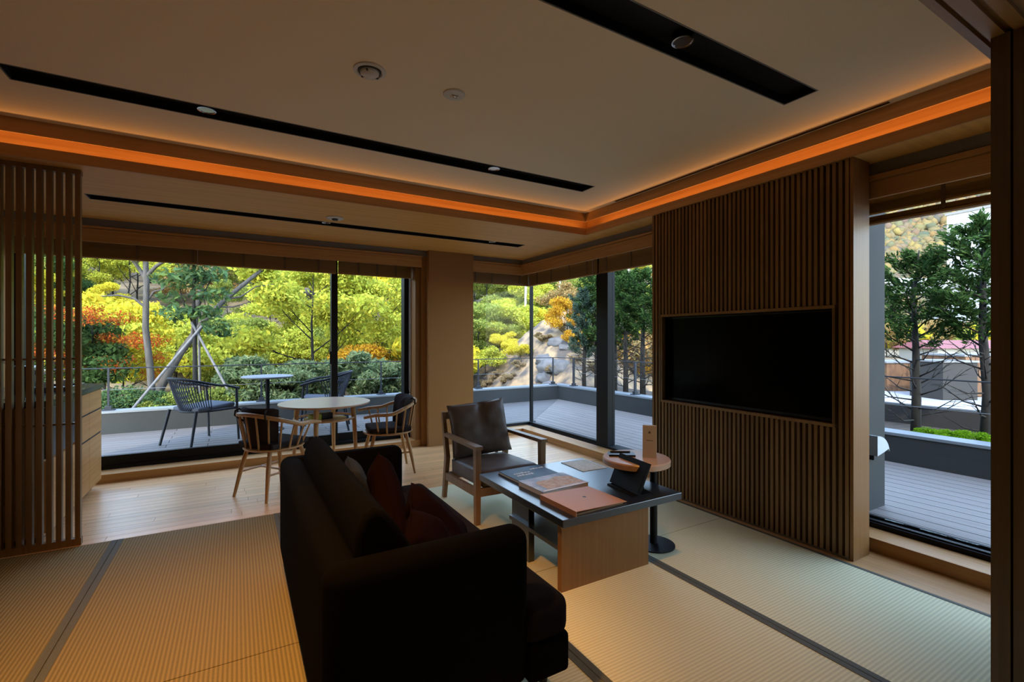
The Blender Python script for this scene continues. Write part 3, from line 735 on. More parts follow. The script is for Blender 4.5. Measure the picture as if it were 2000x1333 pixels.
box('seat_rail', 'walnut', -.26, -.34, .20, .26, -.315, .26, t); box('seat_rail', 'walnut', -.26, .28, .17, .26, .305, .23, t)
MB().box(-.26, .372, .66, .26, .392, .72).build('back_rail', 'walnut', t)
for q in range(5): MB().hexa([(-.20 + q * .1 - .012, .295, .25), (-.20 + q * .1 + .012, .295, .25), (-.20 + q * .1 + .012, .310, .25), (-.20 + q * .1 - .012, .310, .25)], [(-.20 + q * .1 - .012, .375, .66), (-.20 + q * .1 + .012, .375, .66), (-.20 + q * .1 + .012, .39, .66), (-.20 + q * .1 - .012, .39, .66)]).build('back_slat', 'walnut', t)
rbox('seat_cushion', (.50, .62, .13), .04, 'taupe_leather', t, (0, -.03, .305), (R(-3), 0, 0), puff=.015)
pillow('armchair_cushion', .52, .46, .16, 'taupe_leather', (1.80, 3.655, .585), (R(76), R(-5), R(-6)), 'creased grey-brown back cushion propped in the armchair', None, 4, .3)

# ------------------------------------------------------------------ coffee table and what lies on it
t = thing('coffee_table', 'low black lacquered coffee table with oak side panels', 'coffee table', (0, 0, 0))
ct = MB().box(1.44, 1.965, .378, 2.328, 2.93, .42).build('table_top', 'lacquer', t)
bv = ct.modifiers.new('edge', 'BEVEL'); bv.width = .003; bv.segments = 2
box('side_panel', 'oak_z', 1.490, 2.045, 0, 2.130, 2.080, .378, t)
box('leg_panel', 'lacquer', 1.520, 2.42, 0, 1.56, 2.62, .378, t); box('leg_panel', 'lacquer', 2.09, 2.42, 0, 2.13, 2.62, .378, t)
box('shelf', 'lacquer', 1.50, 2.08, .205, 2.12, 2.62, .228, t)

def flat(pts, z0, z1): return MB().prism(pts, z0, z1)
t = thing('picture_book', 'dark blue picture book with white lettering on the coffee table', 'book', (1.72, 2.738, .42), R(1.5))
MB().box(-.165, -.13, 0, .165, .13, .003).build('back_cover', 'blue_cover', t); MB().box(-.162, -.127, .003, .160, .127, .017).build('pages', 'paper', t); MB().box(-.165, -.13, .017, .165, .13, .020).build('front_cover', 'blue_cover', t)
m = MB()
random.seed(4)
for (cx, cy, w, rws) in ((-.050, .010, .13, 2), (.100, .060, .11, 1)):
    for r_ in range(rws):
        x = cx - w / 2
        while x < cx + w / 2:
            l = random.uniform(.010, .022); m.box(x, cy - r_ * .045 - .013, .0201, x + l, cy - r_ * .045 + .013 * random.uniform(.2, 1), .0206); x += l + .006
m.build('cover_lettering', 'white_ink', t)
t = thing('magazine', 'thick magazine with an autumn landscape cover beside the folder', 'magazine', (1.725, 2.455, .42), R(3))
MB().box(-.175, -.13, 0, .175, .13, .026).build('pages', 'paper', t); MB().box(-.178, -.132, .026, .178, .132, .029).build('cover', 'sky_photo', t)
MB().add([(-.12, -.10, .0294), (.165, -.10, .0294), (.165, .05, .0294), (.08, .085, .0294), (.0, .045, .0294), (-.08, .06, .0294), (-.12, .02, .0294)], [(0, 1, 2, 3, 4, 5, 6)]).build('cover_picture', 'autumn_photo', t)
MB().box(-.165, -.128, .0294, .165, -.112, .0298).build('cover_band', 'white_ink', t)
t = thing('folder', 'copper-coloured guest information folder on the coffee table', 'folder', (1.705, 2.135, .42), R(2))
pr = [(-.18, 0), (.18, 0), (.18, .006), (-.18, .012)]
MB().box(-.175, -.150, .002, .165, .150, .012).build('pages', 'walnut', t)
MB().box(-.182, -.162, .0, .182, .162, .002).build('back_cover', 'ink', t)
MB().hexa([(-.182, -.162, .026), (.182, -.162, .014), (.182, .162, .014), (-.182, .162, .026)], [(-.182, -.162, .029), (.182, -.162, .017), (.182, .162, .017), (-.182, .162, .029)]).build('front_cover', 'copper_paper', t)
MB().hexa([(-.184, -.162, .0), (-.180, -.162, .0), (-.180, .162, .0), (-.184, .162, .0)], [(-.184, -.162, .029), (-.180, -.162, .029), (-.180, .162, .029), (-.184, .162, .029)]).build('spine', 'copper_paper', t)
MB().add([(.02 + .012 * math.cos(a), .01 + .012 * math.sin(a), .0227 - .033 * (.012 * math.cos(a))) for a in [2 * math.pi * q / 12 for q in range(12)]], [tuple(range(12))]).build('emblem', 'ink', t)
t = thing('brochure', 'thin printed area map brochure lying near the round side table', 'brochure', (2.20, 2.745, .42), R(-2))
MB().box(-.108, -.135, 0, .108, .135, .004).build('sheet_stack', 'paper', t); MB().box(-.098, -.122, .004, .098, .110, .0046).build('printed_map', 'map_print', t)
t = thing('tablet_stand', 'black tablet propped up on a stand at the edge of the coffee table', 'tablet', (2.11, 2.165, .42), R(-8))
MB().hexa([(-.060, -.150, .012), (-.048, -.150, .008), (-.048, .150, .008), (-.060, .150, .012)], [(.020, -.150, .190), (.032, -.150, .186), (.032, .150, .186), (.020, .150, .190)]).build('tablet_body', 'matte_black', t)
MB().hexa([(-.0565, -.138, .024), (-.0545, -.138, .022), (-.0545, .138, .022), (-.0565, .138, .024)], [(.0135, -.138, .178), (.0155, -.138, .176), (.0155, .138, .176), (.0135, .138, .178)]).build('screen', 'matte_black', t)
MB().box(-.090, -.13, 0, .06, .13, .008).build('stand_base', 'matte_black', t)
MB().hexa([(.05, -.05, .0), (.06, -.05, .0), (.06, .05, .0), (.05, .05, .0)], [(.012, -.05, .15), (.022, -.05, .15), (.022, .05, .15), (.012, .05, .15)]).build('stand_prop', 'matte_black', t)

t = thing('side_table', 'round pale-topped side table with an offset black pole', 'side table', (2.365, 2.225, 0))
MB().lathe([(.135, 0), (.135, .008), (.05, .014), (.001, .014)], 36).build('base_disc', 'black_metal', t, 40)
MB().lathe([(.024, .012), (.024, .53), (.001, .53)], 20).build('pole', 'black_metal', t, 40)
MB().box(-.26, -.03, .53, .03, .03, .537).build('top_bracket', 'black_metal', t, 0, (0, 0, 0), (0, 0, R(-12)))
MB().lathe([(.195, .537), (.212, .545), (.214, .575), (.208, .582), (.001, .582)], 56, (-.125, .030, 0)).build('table_top', 'pale_top', t, 40)
t = thing('notepad_tray', 'flat black tray with a pen on the round side table', 'tray', (2.195, 2.345, .582), R(-35))
MB().box(-.085, -.045, 0, .085, .045, .012).build('tray', 'tv_bezel', t); MB().tube([(-.07, .02, .017), (.06, .025, .017)], .005, 8).build('pen', 'lacquer', t)
t = thing('tent_card', 'tall beige tent card with a small emblem on the round side table', 'card', (2.318, 2.215, .582), R(-48))
# a folded triangular prism
MB().add([(-.043, -.028, 0), (.043, -.028, 0), (.043, .028, 0), (-.043, .028, 0), (-.043, -.012, .205), (.043, -.012, .205), (.043, .012, .205), (-.043, .012, .205)], [(3, 2, 1, 0), (4, 5, 6, 7), (0, 1, 5, 4), (1, 2, 6, 5), (2, 3, 7, 6), (3, 0, 4, 7)]).build('card_body', 'card_paper', t)
def on_card(x, z): return (x, -.0285 + .016 * z / .205, z)
m = MB()
for a in range(3):
    m.add([on_card(-.009 + a * .006, .155), on_card(-.004 + a * .006, .155), on_card(-.002 + a * .004, .172 - abs(a - 1) * .004), on_card(-.005 + a * .004, .172 - abs(a - 1) * .004)], [(0, 1, 2, 3)])
m.build('emblem', 'ink', t)
m = MB()
for q in range(7): m.add([on_card(-.02 + q * .006, .108), on_card(-.0155 + q * .006, .108), on_card(-.0155 + q * .006, .113), on_card(-.02 + q * .006, .113)], [(0, 1, 2, 3)])
m.build('lettering', 'ink', t)

# ------------------------------------------------------------------ dining table and chairs
t = thing('dining_table', 'round pale-wood dining table by the wide window', 'dining table', (.765, 5.05, 0), R(20))
MB().lathe([(.36, .685), (.425, .698), (.432, .708), (.430, .716), (.001, .717)], 64).build('table_top', 'pale_top', t, 40)
for q in range(4):
    a = math.pi / 4 + q * math.pi / 2; c, s_ = math.cos(a), math.sin(a)
    MB().tube([(c * .31, s_ * .31, 0), (c * .285, s_ * .285, .5), (c * .27, s_ * .27, .69)], [.014, .022, .026], 12).build('leg', 'chair_oak', t, 40)
MB().tube([(.285 * math.cos(a), .285 * math.sin(a), .56) for a in [2 * math.pi * k / 40 for k in range(41)]], .011, 8, False).build('ring_stretcher', 'chair_oak', t, 40)
MB().lathe([(.20, .548), (.20, .556), (.001, .556)], 40).build('under_shelf', 'chair_oak', t, 40)
t = thing('lime_box', 'lime green and dark boxes tucked on the shelf under the dining table', 'box', (.71, 4.97, .556), R(25))
rbox('green_box', (.10, .08, .06), .006, 'yellow_green', t, (-.06, 0, .031)); rbox('dark_box', (.12, .07, .06), .006, 'tv_bezel', t, (.055, 0, .031))

def dining_chair(label, loc, rotz):
    """faces +X locally"""
    t = thing('dining_chair', label, 'dining chair', loc, rotz, 'spindle-back dining chairs')
    MB().lathe([(.19, .395), (.235, .402), (.245, .412), (.243, .420), (.001, .422)], 40).build('seat', 'chair_oak', t, 40)
    pd = rbox('seat_pad', (.40, .41, .05), .022, 'chair_pad', t, (.0, 0, .448), puff=.01)
    for sx, sy in ((1, 1), (1, -1), (-1, 1), (-1, -1)):
        MB().tube([(sx * .235, sy * .20, 0), (sx * .19, sy * .165, .25), (sx * .155, sy * .14, .40)], [.012, .019, .017], 10).build('leg', 'chair_oak', t, 40)
    for sy in (1, -1): MB().tube([(.195, sy * .17, .21), (-.195, sy * .17, .21)], .009, 8).build('stretcher', 'chair_oak', t, 40)
    MB().tube([(0, .17, .21), (0, -.17, .21)], .009, 8).build('stretcher', 'chair_oak', t, 40)
    # bow rail: from the right arm tip round the back to the left arm tip
    pts = []
    for k in range(25):
        a = R(62) + (R(298) - R(62)) * k / 24
        x, y_ = .295 * math.cos(a) + .02, .300 * math.sin(a)
        back = max(0.0, -math.cos(a))
        pts.append((x, y_, .615 + .105 * back))
    pts = [(pts[0][0] + .11, pts[0][1] - .0, .598)] + pts + [(pts[-1][0] + .11, pts[-1][1] + .0, .598)]
    MB().tube(pts, [.014] + [.0175] * 25 + [.014], 10).build('bow_rail', 'chair_oak', t, 50)
    for k in range(13):
        f = k / 12; idx = 1 + f * 24; i0 = int(idx); p = pts[min(i0, 25)]
        a = R(58) + (R(302) - R(58)) * f
        MB().tube([(.222 * math.cos(a), .226 * math.sin(a), .412), (p[0], p[1], p[2])], [.0088, .0076], 8).build('spindle', 'chair_oak', t, 40)
    # back cushion: curved slab inside the bow, hung over the rail with two straps
    m = MB(); n = 14; ring = []
    for k in range(n + 1):
        a = R(125) + (R(235) - R(125)) * k / n
        for (rr, z) in ((.212, .455), (.155, .46), (.165, .60), (.205, .735), (.245, .768), (.264, .748), (.246, .66)):
            rr2 = rr - (.02 if k in (0, n) else 0)
            ring.append((rr2 * math.cos(a) + .01, rr * math.sin(a), z - (.015 if k in (0, n) else 0)))
    L = 7
    fs = [(i * L + j, i * L + (j + 1) % L, (i + 1) * L + (j + 1) % L, (i + 1) * L + j) for i in range(n) for j in range(L)] + [tuple(reversed(range(L))), tuple(range(n * L, n * L + L))]
    m.add(ring, fs); bc = m.build('back_pad', 'chair_pad', t, 70)
    for a in (R(143), R(217)):
        c, s_ = math.cos(a), math.sin(a)
        MB().tube([(.235 * c + .01, .235 * s_, .62), (.248 * c + .01, .248 * s_, .725), (.275 * c + .01, .275 * s_, .752), (.306 * c + .01, .306 * s_, .735), (.310 * c + .01, .310 * s_, .70), (.278 * c + .01, .278 * s_, .67), (.238 * c + .01, .238 * s_, .64)], .008, 6).build('strap', 'chair_pad', bc, 40)
    return t
c1 = dining_chair('oak spindle-back dining chair with its back to the room, nearer the cabinet', (.285, 4.665, 0), math.atan2(.55, .78))
copy_tree(c1, (1.335, 4.83, 0), R(174), 'oak spindle-back dining chair seen side on beside the beige pillar')

# ------------------------------------------------------------------ deck, parapet, railing
DZ = .08
deck = thing('floor_deck', 'grey composite plank deck outside the windows', 'deck', kind='structure')
MB().prism([(XL - 1.5, 6.06), (3.82, 6.06), (3.82, -3.0), (5.88, -3.0), (5.88, 8.18), (XL - 1.5, 8.18)], -.30, DZ - .026).build('deck_base', 'deck_base', deck)
random.seed(12)
nr = 14; wl = (8.15 - 6.09) / nr
for r_ in range(nr):
    ya, yb = 6.09 + wl * r_, 6.09 + wl * (r_ + 1) - .010
    xe = 3.87 + (ya - 6.09) * (5.85 - 3.87) / (8.15 - 6.09)
    xs_ = [-3.2] + [(-.72 if r_ % 2 else -.30) + 1.82 * k for k in range(-1, 4)]
    xs_ = [x for x in xs_ if x < xe - .2]
    for i, x in enumerate(xs_):
        xb = xs_[i + 1] - .006 if i + 1 < len(xs_) else None
        if xb is not None: MB().box(x, ya, DZ - .024, xb, yb, DZ).build('deck_plank', 'deck_plank_x', deck)
        else:
            k = (5.85 - 3.87) / (8.15 - 6.09)
            MB().prism([(x, ya), (xe - .004, ya), (xe + (yb - ya) * k - .004, yb), (x, yb)], DZ - .024, DZ).build('deck_plank', 'deck_plank_x', deck)
wl = (5.85 - 3.87) / nr
for r_ in range(nr):
    xa, xb = 3.87 + wl * r_, 3.87 + wl * (r_ + 1) - .009
    k = (8.15 - 6.09) / (5.85 - 3.87); ye = 6.09 + (xa - 3.87) * k
    if xa < 4.29:
        pass
    ys_ = [-2.9] + [.62 + .22 * (r_ % 2) + .11 * (r_ % 3) + 1.82 * q for q in range(-1, 5)]
    ys_ = [q for q in ys_ if q < ye - .2]
    for i, q in enumerate(ys_):
        yb = ys_[i + 1] - .006 if i + 1 < len(ys_) else None
        if yb is not None: MB().box(xa, q, DZ - .024, xb, yb, DZ).build('deck_plank', 'deck_plank_y', deck)
        else: MB().prism([(xa, q), (xb, q), (xb, ye + (xb - xa) * k - .004), (xa, ye - .004)], DZ - .024, DZ).build('deck_plank', 'deck_plank_y', deck)
par = thing('wall_parapet', 'low blue-grey parapet wall round the deck', 'parapet', kind='structure')
box('parapet_wall', 'exterior_grey', XL - 1.5, 8.15, -1.2, 6.08, 8.38, .355, par); box('parapet_wall', 'exterior_grey', 5.85, -3, -1.2, 6.08, 8.15, .355, par)
box('coping', 'exterior_cap', XL - 1.5, 8.142, .355, 6.09, 8.39, .383, par); box('coping', 'exterior_cap', 5.842, -3, .355, 6.09, 8.142, .383, par)
rail = thing('deck_railing', 'slim dark metal railing on the parapet round the deck', 'railing', (0, 0, 0))
MB().tube([(XL - 1.4, 8.265, .95), (5.955, 8.265, .95), (5.955, -2.9, .95)], .008, 8).build('top_rail', 'alu_dark', rail)
for z in (.66,): MB().tube([(XL - 1.4, 8.265, z), (5.955, 8.265, z), (5.955, -2.9, z)], .0028, 6).build('wire', 'exterior_cap', rail)
for i, (x, y) in enumerate([(q, 8.265) for q in (-3.1, -1.50, .325, 2.165, 4.04, 5.80)] + [(5.955, q) for q in (7.75, 6.02, 4.25, 2.75, .9, -1.0)]):
    m = MB().box(x - .011, y - .011, .40, x + .011, y + .011, .95) if y > 8.2 else MB().box(x - .022, y - .014, .40, x + .022, y + .014, .95)
    p = m.build('post', 'alu_dark', rail)
    MB().box(x - .07, y - .05, .383, x + .07, y + .05, .398).box(x - .035, y - .03, .398, x + .035, y + .03, .44).build('base_plate', 'alu_dark', p)
t = thing('outdoor_lamp', 'light grey curved hood lamp fixed to the outer pier', 'outdoor lamp', (4.10, 1.70, .50))
t.scale = (.72, .72, .72)
MB().extr_y([(-.14, 0), (-.14, .20)] + [(-.14 + .26 * math.sin(a), .20 - .20 * (1 - math.cos(a)) * 1.0 - .0) for a in [R(12 * k) for k in range(1, 8)]] + [(.10, .05), (.02, .03)], -.09, 0).build('hood', 'lamp_hood', t, 40)
MB().box(-.12, -.05, -.05, -.02, -.002, .03).build('bracket', 'alu_dark', t)

def deck_chair(label, loc, rotz):
    """faces +X locally; rope-backed outdoor armchair"""
    t = thing('deck_chair', label, 'deck chair', loc, rotz, 'rope-back deck chairs')
    for sy in (1, -1):
        MB().tube([(-.34, sy * .27, 0), (-.25, sy * .235, .42)], [.014, .018], 10).build('leg', 'alu_dark', t, 40)
        MB().tube([(.27, sy * .27, 0), (.25, sy * .265, .42), (.235, sy * .275, .655)], [.013, .017, .014], 10).build('leg', 'alu_dark', t, 40)
    pts = [(.27, -.275, .645)]
    for k in range(21):
        a = R(285) - (R(285) - R(75)) * k / 20
        bk = max(0, -math.cos(a))
        pts.append((.31 * math.cos(a) + .0 - .07 * bk, .285 * math.sin(a), .70 + .105 * bk))
    pts.append((.27, .275, .645))
    MB().tube(pts, .015, 10).build('top_rail', 'alu_dark', t, 50)
    ring = [(.24 * math.cos(a), .235 * math.sin(a), .40) for a in [R(265) - (R(265) - R(95)) * k / 20 for k in range(21)]]
    MB().tube([(.26, -.25, .40)] + ring + [(.26, .25, .40)], .014, 8).build('seat_frame', 'alu_dark', t, 50)
    MB().tube([(.26, -.25, .40), (.26, .25, .40)], .014, 8).build('seat_frame', 'alu_dark', t, 50)
    N = 30
    for k in range(N):
        f = k / (N - 1); q = 3 + f * 16; i0 = int(q); fr_ = q - i0
        a = Vector(pts[1 + min(i0, 20)]).lerp(Vector(pts[1 + min(i0 + 1, 20)]), fr_)
        b_ = Vector(ring[0]).lerp(Vector(ring[1]), 0); ri = f * 18 + 1; r0 = int(ri)
        b_ = Vector(ring[min(r0, 20)]).lerp(Vector(ring[min(r0 + 1, 20)]), ri - r0)
        MB().tube([a, (a + b_) / 2 + Vector((-.008, 0, 0)), b_], .0055, 6).build('rope_strand', 'rope', t, 50)
    rbox('seat_pad', (.48, .46, .055), .022, 'outdoor_pad', t, (.02, 0, .435), (0, R(-3), 0))
    return t
d1 = deck_chair('dark rope-back deck chair nearer the cabinet side, turned to the outdoor table', (-.36, 6.98, DZ), math.atan2(.62, .78))
copy_tree(d1, (1.06, 7.13, DZ), R(168), 'dark rope-back deck chair standing behind the window mullion')
t = thing('deck_table', 'small round grey outdoor table on a black pedestal', 'outdoor table', (.37, 7.43, DZ))
MB().lathe([(.30, .728), (.325, .735), (.33, .745), (.327, .752), (.001, .753)], 48).build('table_top', 'grey_top', t, 40)
MB().lathe([(.027, .03), (.027, .70), (.05, .728), (.001, .728)], 20).build('pedestal', 'black_metal', t, 40)
MB().lathe([(.21, 0), (.21, .01), (.04, .03), (.001, .03)], 36).build('base', 'black_metal', t, 40)

# ------------------------------------------------------------------ the land outside
def sstep(a, b, x):
    t = min(1, max(0, (x - a) / (b - a))); return t * t * (3 - 2 * t)
def ground(x, y):
    s = .30 * max(x, -4.0) + .95 * y - 13.2
    ang = x / max(y, .5)
    f = 1 - sstep(1.25, 1.9, ang)
    h = -.45 + f * (sstep(0, 15, s) * 3.3 + max(0, s - 15) * .28)
    h += .35 * mnoise.noise(Vector((x * .23, y * .23, 0))) * sstep(0, 4, s) * f
    return h
n1, n2 = 140, 70
vs = []; fs = []
for i in range(n1):
    for j in range(n2):
        x = -50 + 110 * i / (n1 - 1); y = 8.3 + 45 * (j / (n2 - 1)) ** 1.3
        vs.append((x, y, ground(x, y)))
for i in range(n1 - 1):
    for j in range(n2 - 1):
        a = i * n2 + j; fs.append((a, a + n2, a + n2 + 1, a + 1))
g = MB(); g.add(vs, fs)
tag(g.build('terrain_hillside', 'hill_soil', None, 60), 'dry tan hillside rising behind the garden', 'hillside', kind='structure')
box_ = box('terrain_flat', 'lot_concrete', 8.2, -60, -.8, 90, 8.31, -.52); tag(box_, 'pale open yard beyond the planted bed', 'yard', kind='structure')
tag(box('terrain_gravel', 'stone_white', -9.5, 15.0, -.8, -3.6, 21.5, -.30), 'pale gravel patch at the foot of the hillside', 'gravel', kind='structure')
bed = thing('planting_bed', 'dark soil planting bed behind the parapet', 'planting bed', kind='structure')
MB().prism([(6.08, -3), (7.7, -3), (7.7, 8.38), (6.9, 9.4), (-3.2, 9.9), (-3.2, 8.38), (6.08, 8.38)], -.8, .22).build('bed_soil', 'bed_soil', bed)
box('retaining_wall', 'dark_wall', 7.70, -3, -.8, 7.86, 4.6, .47, bed)

# leaf clouds
def leaf_mesh(name, centers, radii, n, size, flat_=0.6, aspect=1.0, up=0.0, droop=None):
    centers = np.asarray(centers, float); radii = np.asarray(radii, float)
    pw_ = radii ** 2; idx = rng.choice(len(centers), n, p=pw_ / pw_.sum())
    d = rng.normal(size=(n, 3)); d /= np.linalg.norm(d, axis=1)[:, None]
    rr = rng.random(n) ** .45
    p = centers[idx] + d * (radii[idx] * rr)[:, None] * np.array([1, 1, flat_])
    nrm = rng.normal(size=(n, 3)) + np.array([0, 0, up]); nrm /= np.linalg.norm(nrm, axis=1)[:, None]
    t1 = np.cross(nrm, rng.normal(size=(n, 3))); t1 /= np.linalg.norm(t1, axis=1)[:, None]
    t2 = np.cross(nrm, t1)
    s = size * (.6 + .8 * rng.random(n)); a = t1 * (s * .5 * aspect)[:, None]; b = t2 * (s * .5)[:, None]
    V = np.empty((n, 4, 3)); V[:, 0] = p - a; V[:, 1] = p - b * .62 ; V[:, 2] = p + a; V[:, 3] = p + b * .62
    return quads(name, V)
def quads(name, V):
    n = len(V)
    me = bpy.data.meshes.new(name); me.vertices.add(n * 4); me.vertices.foreach_set('co', V.reshape(-1))
    me.loops.add(n * 4); me.polygons.add(n); me.loops.foreach_set('vertex_index', np.arange(n * 4, dtype=np.int32))
    me.polygons.foreach_set('loop_start', np.arange(0, n * 4, 4, dtype=np.int32)); me.update(calc_edges=True)
    return me

def branchy(h, spread, seed, nbr=7, lean=(0, 0), r0=.06, low=.3):
    """trunk + branches as one MB; returns mb, tips"""
    rd = random.Random(seed); m = MB(); tips = []
    tr = [Vector((lean[0] * f ** 1.3 + rd.uniform(-.04, .04) * h * .3, lean[1] * f + rd.uniform(-.04, .04) * h * .3, h * f)) for f in (0, .2, .4, .6, .8, 1.0)]
    tr[0] = Vector((0, 0, -.15)); m.tube(tr, [r0, r0 * .85, r0 * .7, r0 * .5, r0 * .33, r0 * .14], 8); tips.append(tr[-1])
    for k in range(nbr):
        f = low + (.92 - low) * (k + rd.random() * .5) / nbr; q = f * 5; i0 = min(int(q), 4); b0 = tr[i0].lerp(tr[i0 + 1], q - i0)
        a = k * 2.4 + rd.uniform(-.4, .4); L = spread * (1.15 - .55 * f) * rd.uniform(.8, 1.15)
        d = Vector((math.cos(a), math.sin(a), rd.uniform(.35, .8)))
        p1 = b0 + d * L * .5 + Vector((0, 0, rd.uniform(-.03, .05))); p2 = b0 + Vector((d.x, d.y, d.z * 1.15)) * L
        rb = r0 * .5 * (1 - f * .6); m.tube([b0, p1, p2], [rb, rb * .6, rb * .2], 6); tips += [p1 * .4 + p2 * .6, p2]
        for e in range(2):
            d2 = Vector((d.x + rd.uniform(-.9, .9), d.y + rd.uniform(-.9, .9), d.z + rd.uniform(-.2, .5))); p3 = p1 + d2 * L * .45
            m.tube([p1, p3], [rb * .45, rb * .12], 5); tips.append(p3)
    return m, tips
def mesh_of(m, name, smooth=60):
    me = bpy.data.meshes.new(name); me.from_pydata(m.v, [], m.f); me.polygons.foreach_set('use_smooth', [True] * len(me.polygons)); me.update(); return me
PROTO = {}
def make_proto(key, h, spread, seed, nleaf, lsize, cr, nbr=7, low=.3, lean=(0, 0), r0=.06, flat_=.55, aspect=1.25):
    m, tips = branchy(h, spread, seed, nbr, lean, r0, low)
    rd = np.random.default_rng(seed); radii = cr * (.6 + .7 * rd.random(len(tips)))
    PROTO[key] = (mesh_of(m, 'trunk'), leaf_mesh('foliage', [tuple(p) for p in tips], radii, nleaf, lsize, flat_, aspect, .5))
make_proto('maple_a', 4.2, 1.9, 1, 15000, .105, .62, 9, .22)
make_proto('maple_b', 4.8, 1.7, 2, 15000, .105, .60, 9, .20)
make_proto('tall', 6.0, 1.6, 3, 14000, .12, .70, 10, .18)
make_proto('round', 3.2, 1.5, 4, 12000, .11, .62, 9, .12)
make_proto('sparse', 4.6, 1.9, 5, 2600, .10, .50, 9, .35)
make_proto('shrub_a', 1.2, .8, 6, 6000, .075, .36, 8, .05, r0=.02)
make_proto('shrub_b', 1.0, .9, 7, 6000, .085, .34, 8, .05, r0=.02, aspect=2.2)

def place(key, name, label, cat, x, y, z, s, leafmat, barkmat='bark', group=None, rz=None, sz=None):
    t = thing(name, label, cat, (x, y, z), random.uniform(0, 6.28) if rz is None else rz, group)
    tm, fm = PROTO[key]
    o = bpy.data.objects.new('trunk', tm); COL.objects.link(o); o.parent = t
    if not tm.materials: tm.materials.append(None)
    o.material_slots[0].link = 'OBJECT'; o.material_slots[0].material = MATS[barkmat]
    o = bpy.data.objects.new('foliage', fm); COL.objects.link(o); o.parent = t; o['kind'] = 'stuff'
    if not fm.materials: fm.materials.append(None)
    o.material_slots[0].link = 'OBJECT'; o.material_slots[0].material = leafmat
    t.scale = (s, s, s * (sz or 1)); return t

def at_px(u, Y=None, X=None, z=None, v=None, D=None):
    """a helper only for reading positions off the photo's geometry while building: direction u, at a plane"""
    a = (u - 1000) / 926.0
    dx = math.sin(YAW) + a * math.cos(YAW); dy = math.cos(YAW) - a * math.sin(YAW)
    t = Y / dy if Y is not None else X / dx if X is not None else D
    return t * dx, t * dy, t

random.seed(21)
# hillside forest: zones by direction
KIND = {
 'lime': (LIME, 'yellow-green maple on the hillside seen through the wide window', 'tree'),
 'yel': (YEL, 'bright yellow tree on the hillside seen through the wide window', 'tree'),
 'red': (RED, 'red and rust maple on the hillside seen through the wide window', 'tree'),
 'pink': (PINK, 'pink-red maple high on the hillside seen through the wide window', 'tree'),
 'grn': (GRN, 'olive green tree on the hillside behind the corner window', 'tree'),
 'org': (ORG, 'orange tree on the hillside', 'tree'),
 'rust': (RUST, 'rust brown bush on the hillside', 'bush'),
 'dg': (DGRN, 'dark green tree on the hillside', 'tree'),
}
MARK = ((170, 'behind the slatted screen'), (250, 'just right of the slatted screen'), (320, 'behind the slender grey trunk'), (400, 'behind the propped young tree'), (480, 'above the near deck chair'), (560, 'above the outdoor table'), (650, 'left of the window mullion'), (720, 'right of the window mullion'), (800, 'left of the pillar'), (925, 'behind the pillar'), (985, 'right of the pillar'), (1045, 'left of the corner post'), (1110, 'right of the corner post'), (1180, 'left of the thick mullion'), (1280, 'right of the thick mullion'), (9999, 'behind the television wall'))
ROWN = ('at the foot of the hill', 'low on the slope', 'halfway up the slope', 'high on the slope', 'near the hilltop', 'on the hilltop')
COLN = {'lime': 'yellow-green tree', 'yel': 'bright yellow tree', 'red': 'red maple', 'grn': 'olive green tree', 'org': 'orange tree', 'rust': 'rust brown bush', 'dg': 'dark green tree', 'pink': 'pink-red maple'}
def mark(u): return [w for a, w in MARK if u < a][0]
SEEN = {}
def uniq(lab):
    n = SEEN.get(lab, 0); SEEN[lab] = n + 1
    return lab if n == 0 else lab + (', second', ', third', ', fourth')[min(n - 1, 2)]
def zone(u):
    if u < 150: return ['dg', 'grn', 'yel']
    if u < 270: return ['yel', 'yel', 'red', 'lime', 'yel', 'lime']
    if u < 420: return ['rust', 'rust', 'lime', 'grn', 'red']
    if u < 560: return ['lime', 'yel', 'grn', 'lime', 'grn']
    if u < 800: return ['lime', 'lime', 'yel', 'grn', 'lime']
    if u < 1060: return ['grn', 'grn', 'lime', 'grn', 'grn', 'grn', 'yel']
    if u < 1200: return ['grn', 'lime', 'grn', 'grn', 'org']
    return ['org', 'lime', 'grn', 'rust', 'org']
for row, (D0, nn, sc) in enumerate(((15.5, 18, .58), (18.5, 21, .66), (22, 23, .76), (26, 23, .84), (31, 22, .92), (36.5, 27, 1.0))):
    for k in range(nn):
        u = -120 + 1620 * (k + random.uniform(.1, .9)) / nn
        x, y, t_ = at_px(u, D=D0 + random.uniform(-1.3, 1.3))
        if 300 < u < 400 and row < 3: continue            # the bare tan slope shows here
        if 900 < u < 1230 and row < 1 or u > 1330 and row > 2: continue
        kd = random.choice(zone(u)); lm, lab, cat = KIND[kd]
        key = random.choice(['maple_a', 'maple_b', 'round', 'tall'] if kd != 'rust' else ['shrub_a', 'round'])
        s = sc * random.uniform(.8, 1.15) * (.68 if key == 'tall' else 1) * (.72 if u > 880 else 1)
        lab = uniq('%s %s, %s' % (COLN[kd], ROWN[row], mark(u)))
        place(key, 'hillside_tree' if cat == 'tree' else 'hillside_bush', lab, cat, x, y, ground(x, y) - .1, s, lm, 'bark_dark', 'trees on the hillside: ' + kd)
